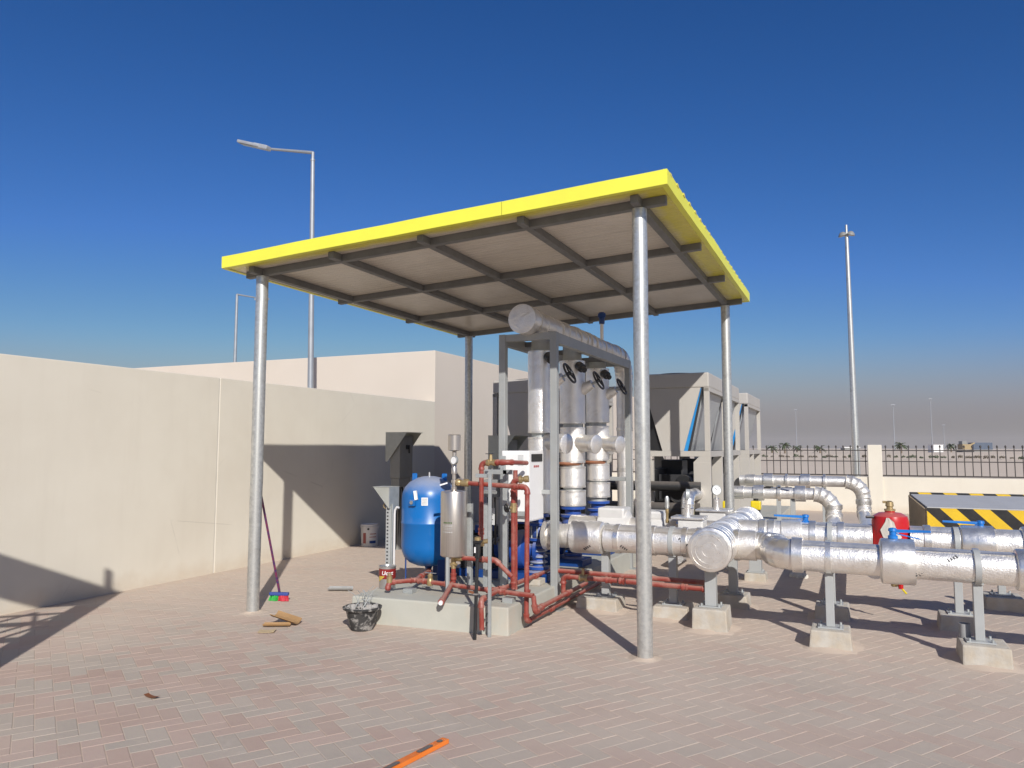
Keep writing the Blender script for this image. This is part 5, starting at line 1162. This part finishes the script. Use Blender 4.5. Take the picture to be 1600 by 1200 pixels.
# ---- yellow and blue valve actuators between the chillers
def actuator(x, y, z, mat, label, cat="valve actuator"):
    t = thing("valve_actuator", label, cat, (x, y, z), "coloured valve actuators by the chillers")
    MB().box(x - .07, x + .07, y - .06, y + .06, z, z + .13).build("housing", mat, t, bev=.02); MB().cyl((x, y, z + .13), (x, y, z + .16), .035, n=14).build("indicator", mBlack, t)
    MB().cyl((x, y, .1), (x, y, z), .06, n=16).build("valve_neck", mDark, t)
actuator(-.43, 5.05, .50, mYelA, "yellow actuator left of the wide chiller leg"); actuator(-.22, 5.6, .62, mYelA, "yellow actuator right of the wide chiller leg"); actuator(.10, 6.1, .60, mYelA, "yellow actuator just right of the rear canopy post"); actuator(.18, 5.5, .42, mBlueH, "blue actuator just right of the rear canopy post")
t = thing("chiller_branch_pipe", "short silver pipe with an elbow rising behind the capped header to the nearest chiller", "pipe", (-.5, 4.6, .5))
insulated(t, [(-.62, 4.0, .15), (-.62, 4.75, .15), (-.62, 4.75, .85), (-.62, 5.6, .85)], .085, .16)
t = thing("black_pump_pipe", "black pipework crossing under the nearest chiller", "pipe", (-1.0, 5.0, .4))
for z, y in ((.95, 5.3), (.62, 5.2)): MB().tube([(-2.4, y, z), (-1.0, y, z), (-.55, y + .05, z)], .11 if z < .8 else .07, 18).build("pipe", mBlack, t)

# ================================================================== LAMPS
t = thing("street_lamp", "tall grey street lamp with a single arm behind the cream wall", "street lamp", (-7.53, 5.55, 0))
b, p = V((-7.53, 5.55, 0)), V((-7.65, 5.55, 6.86))
MB().cyl(b, p, .066, .037, 22).build("pole", mLampG, t); MB().lathe(p, [(.045, -.01), (.045, .02), (.030, .025), (.030, .16)], n=16).build("pole_collar", mLampG, t)
e = p + V((0, 0, .15)); a1 = V((-8.62, 5.52, 7.23)); a2 = V((-9.42, 5.50, 7.50))
MB().cyl(e, a1, .030, .024, 14).build("arm", mLampG, t)
dv = (a2 - a1).normalized(); sd = dv.cross(V((0, 0, 1))).normalized(); up = sd.cross(dv)
mb = MB(); m = Matrix((sd, dv, up)).transposed(); mb.obox(a1.lerp(a2, .30) , (.15, .36, .085), m); mb.obox(a1.lerp(a2, .66), (.19, .56, .06), m); mb.build("lamp_head", mLampH, t, bev=.02)
MB().obox(a1.lerp(a2, .70) - up * .034, (.14, .40, .012), m).build("lamp_glass", mGlassL, t, bev=.003)
t = thing("street_lamp", "distant pale street lamp seen just left of the left canopy post", "street lamp", (-21.1, 17.4, 0))
MB().cyl((-21.1, 17.4, 0), (-21.1, 17.4, 7.66), .085, .05, 14).build("pole", mLampG, t); MB().cyl((-21.1, 17.4, 7.66), (-20.0, 17.4, 7.42), .035, .03, 10).build("arm", mLampG, t); MB().obox((-19.8, 17.4, 7.36), (.6, .2, .08), None).build("lamp_head", mLampH, t, bev=.02)
t = thing("floodlight_mast", "tall galvanised floodlight mast beyond the railing on the right", "floodlight mast", (1.5, 18, 0))
MB().cyl((1.515, 18, -.06), (1.475, 18, 7.62), .11, .05, 24).build("pole", mGalv, t); MB().cyl((1.475, 18, 7.6), (1.474, 18, 7.93), .035, n=14).build("pole_top", mGalv, t)
for s in (-1, 1):
    mb = MB(); c = V((1.475 + s * .10, 18, 7.62)); mb.lathe(c, [(.0, .12), (.05, .11), (.10, .06), (.125, 0), (.115, -.005), (0, .0)], (s * .25, -.1, 1), 18); mb.build("floodlight", mIsol, t)
    MB().lathe(c - V((0, 0, .008)), [(.10, 0), (0, -.006)], (s * .25, -.1, 1), 18, False).build("lamp_glass", mGlassL, t)
def far(px, py_base, D): # ground place at a distance along the yard's sight line
    d = w_ * 1172.96 + r_ * (px - 800) - u_ * (py_base - 600); d = V((d.x, d.y, 0)).normalized(); return V((CAM.x, CAM.y, 0)) + d * D
for px, D, hgt, lab in ((1245, 330, 17, "faint lighting mast far off, left of the floodlight mast"), (1398, 250, 14.2, "dark slim lighting mast right of the wall pillar"), (1457, 300, 18.5, "pale lighting mast rising above the white site cabin"), (1476, 420, 12.5, "faintest mast just right of the pale one")):
    b = far(px, 700, D); t = thing("lighting_mast", lab, "lighting mast", tuple(b), "distant lighting masts")
    MB().cyl(b, b + V((0, 0, hgt)), .16, .09, 10).build("pole", mLampG, t); MB().obox(b + V((0, 0, hgt)), (1.1, 1.1, .35)).build("lamp_ring", mLampG, t)

# ================================================================== DISTANT DESERT THINGS
def shrub_mesh(mat, n, seed):
    q = random.Random(seed); mb = MB()
    for k in range(n):
        a = q.random() * 2 * PI; rr = .75 * math.sqrt(q.random()); z = .08 + .62 * q.random() * (1 - rr * .8); s = .09 + .10 * q.random()
        c = V((rr * math.cos(a), rr * .7 * math.sin(a), z)); ax = V((q.random() - .5, q.random() - .5, q.random())).normalized(); t1 = ax.orthogonal().normalized(); t2 = ax.cross(t1)
        i = len(mb.v); mb.v += [c - t1 * s, c + t2 * s * .5, c + t1 * s, c - t2 * s * .5]; mb.f.append((i, i + 1, i + 2, i + 3))
    return mb
protos = [shrub_mesh(m, 110, k).build("shrub", m, smooth=0) for k, m in enumerate((mShrub, mShrub, mShrubB))]
xs = 1195; k = 0
while xs < 1602:
    if not 1352 < xs < 1380:
        D = 108 + rnd.random() * 8; pr = protos[(2 if xs < 1395 or xs > 1480 else 0) if rnd.random() < .75 else 1]
        o = pr.copy(); COL.objects.link(o); o.location = far(xs, 710, D) + V((0, 0, .12)); o.scale = (.35 + .45 * rnd.random(),) * 2 + (.45 + .5 * rnd.random(),); o.rotation_euler.z = rnd.random() * 6
        dry = "dry" in pr.data.materials[0].name
        tag(o, "low dry brown shrub in the row beyond the railing" if dry else "low green shrub in the row beyond the railing", "shrub", "dry shrubs in the row beyond the railing" if dry else "green shrubs in the row beyond the railing")
    xs += 7 + rnd.random() * 9
for p in protos: bpy.data.objects.remove(p)
def palm(px, D, h, label):
    b = far(px, 705, D); t = thing("palm_tree", label, "palm tree", tuple(b), "date palms in the desert")
    MB().tube([b, b + V((.05, 0, h * .5)), b + V((0, 0, h))], [.17, .14, .12], 8).build("trunk", mTrunk, t)
    mb = MB(); c = b + V((0, 0, h))
    for k in range(26):
        a = rnd.random() * 2 * PI; el = -.5 + 1.7 * rnd.random(); L = (1.5 + .9 * rnd.random()) * .55; d = V((math.cos(a), math.sin(a), 0)); pts = []
        for j in range(5):
            u = j / 4; pts.append(c + d * (L * u * math.cos(el * .6)) + V((0, 0, L * (u * math.sin(el) - .55 * u * u))))
        s = V((-d.y, d.x, 0)) * .16
        for j in range(4):
            w0 = math.sin(PI * (j / 4 * .85 + .1)); w1 = math.sin(PI * ((j + 1) / 4 * .85 + .1)); i = len(mb.v)
            mb.v += [pts[j] - s * w0, pts[j], pts[j + 1], pts[j + 1] - s * w1, pts[j] + s * w0, pts[j + 1] + s * w1]
            for v in (i, i + 3, i + 4, i + 5): mb.v[v] = mb.v[v] - V((0, 0, .08))
            mb.f += [(i, i + 1, i + 2, i + 3), (i + 1, i + 4, i + 5, i + 2)]
    mb.build("crown", mPalm, t, smooth=0)
palm(1206, 150, 1.5, "palm at the left end of the view beside the chillers"); palm(1226, 140, 2.1, "tallest palm left of the floodlight mast"); palm(1245, 170, 1.6, "bushy palm between two taller ones, left of the floodlight mast")
palm(1281, 150, 1.5, "spreading palm nearest the floodlight mast on its left"); palm(1408, 150, 2.0, "palm just right of the wall pillar"); palm(1486, 190, 2.0, "dark palm just left of the yellow excavator")
def low(px, D, w, h, mat, name, label, cat, dep=3, z=0):
    b = far(px, 703, D); t = thing(name, label, cat, tuple(b)); rt = V((r_.x, r_.y, 0)).normalized(); fw = V((-rt.y, rt.x, 0)); m = Matrix((rt, fw, V((0, 0, 1)))).transposed()
    return b, t, m, rt
b, t, m, rt = low(1462, 190, 2, 2, mWhite, "site_cabin", "small white site cabin on the horizon under the pale mast", "cabin")
MB().obox(b + V((0, 0, 1.3)), (2.1, 2.2, 1.6), m).build("body", mWhite, t); MB().obox(b + V((0, 0, 2.13)), (2.25, 2.3, .1), m).build("roof", mPlasW, t); MB().obox(b + V((0, 0, .3)), (2.3, 2.4, .5), m).build("base", mIsol, t)
mOchre = M("hazed_ochre", (.36, .27, .14), rough=.7)  # ochre dulled so the colour itself carries the distance haze
mContainer = M("container_blue_grey", (.10, .13, .18), rough=.6)
b, t, m, rt = low(1508, 200, 2, 2, mOchre, "excavator", "tiny ochre yellow excavator on the horizon", "excavator")
MB().obox(b + V((0, 0, 1.7)), (2.2, 2.0, 1.2), m).build("body", mOchre, t); MB().obox(b - rt * .5 + V((0, 0, 2.6)), (1.0, 1.4, .8), m).build("cab", mIsol, t); MB().obox(b + V((0, 0, .65)), (2.6, 2.2, .7), m).build("tracks", mDark, t); MB().bar(b + rt * .8 + V((0, 0, 2)), b + rt * 2.2 + V((0, 0, 2.6)), .3, .3).build("boom", mOchre, t)
b, t, m, rt = low(1532, 215, 2, 2, mContainer, "shipping_container", "dark blue grey container on the horizon beside the excavator", "container")
MB().obox(b + V((0, 0, 1.9)), (4.6, 2.2, 1.7), m).build("body", mContainer, t); mb = MB(); [mb.obox(b + rt * (-2.1 + .3 * k) - V((-rt.y, rt.x, 0)) * 1.12 + V((0, 0, 1.9)), (.12, .06, 1.5), m) for k in range(15)]; mb.build("side_ribs", mContainer, t); MB().obox(b + V((0, 0, .55)), (4.2, 2, .9), m).build("skid", mIsol, t)
b, t, m, rt = low(1328, 260, 2, 2, mWhite, "low_shed", "low white shed on the horizon left of the floodlight mast", "shed")
MB().obox(b + V((0, 0, 1.0)), (4.5, 3, .9), m).build("walls", mIsol, t); MB().obox(b + V((0, 0, 1.55)), (5, 3.4, .25), m).build("roof", mWhite, t)

# ================================================================== STEEL STAND LEFT OF THE CAMERA (its shadow falls on the wall and paving)
t = thing("lattice_sign_stand", "tall lattice steel stand with a long horizontal board, out of view on the left", "stand", (-2.95, -3.6, 0))
P = V((-2.86, -3.585, 0)); dr = V((-.73, -.685, 0)).normalized(); Q = P + dr * 2.9
B0 = P.copy(); P = V((-2.84, -3.77, 0)); Q = P + dr * 2.9
MB().box(P.x - .085, P.x + .085, P.y - .085, P.y + .085, 0, 2.55).build("post", mGalv2, t); MB().box(P.x - .022, P.x + .022, P.y - .022, P.y + .022, 2.55, 3.06).build("post_top", mGalv2, t); MB().box(Q.x - .06, Q.x + .06, Q.y - .06, Q.y + .06, 0, 2.9).build("post", mGalv2, t)
MB().bar(B0 - dr * .02 + V((0, 0, 2.60)), B0 + dr * 3.2 + V((0, 0, 2.60)), .05, .36).build("board", mGrey, t)
br = [((.05, z), (2.8, z)) for z in (.95, 1.35, 1.7, 2.1)]
for k in range(6): br += [((.05 + .45 * k, 1.35), (.5 + .45 * k, 2.1)), ((.05 + .45 * k, 2.1), (.5 + .45 * k, 1.35))]
br += [((.02, 1.75), (.9, 1.75)), ((.02, 2.05), (.9, 2.05)), ((.02, 2.3), (.9, 2.3)), ((.02, 1.75), (.36, 2.36)), ((.02, 2.36), (.45, 1.75)), ((.45, 1.75), (.85, 2.36)), ((.36, 2.36), (.85, 1.75))]
for a, b in br: MB().bar(P + dr * a[0] + V((0, 0, a[1])), P + dr * b[0] + V((0, 0, b[1])), .035, .035).build("brace", mGalv2, t)

# ================================================================== DUSTY AIR
mh = bpy.data.materials.new("dusty_air"); mh.use_nodes = True; hn = mh.node_tree; hn.nodes.clear()
ho = hn.nodes.new("ShaderNodeOutputMaterial"); hv = hn.nodes.new("ShaderNodeVolumePrincipled")
hv.inputs['Color'].default_value = (.97, .93, .90, 1); hv.inputs['Density'].default_value = .0003; hv.inputs['Anisotropy'].default_value = .3
hn.links.new(hv.outputs[0], ho.inputs['Volume'])
MB().box(-1600, 1600, -1600, 1600, -2.0, 20.0).build("haze", mh, smooth=0, kind="stuff")
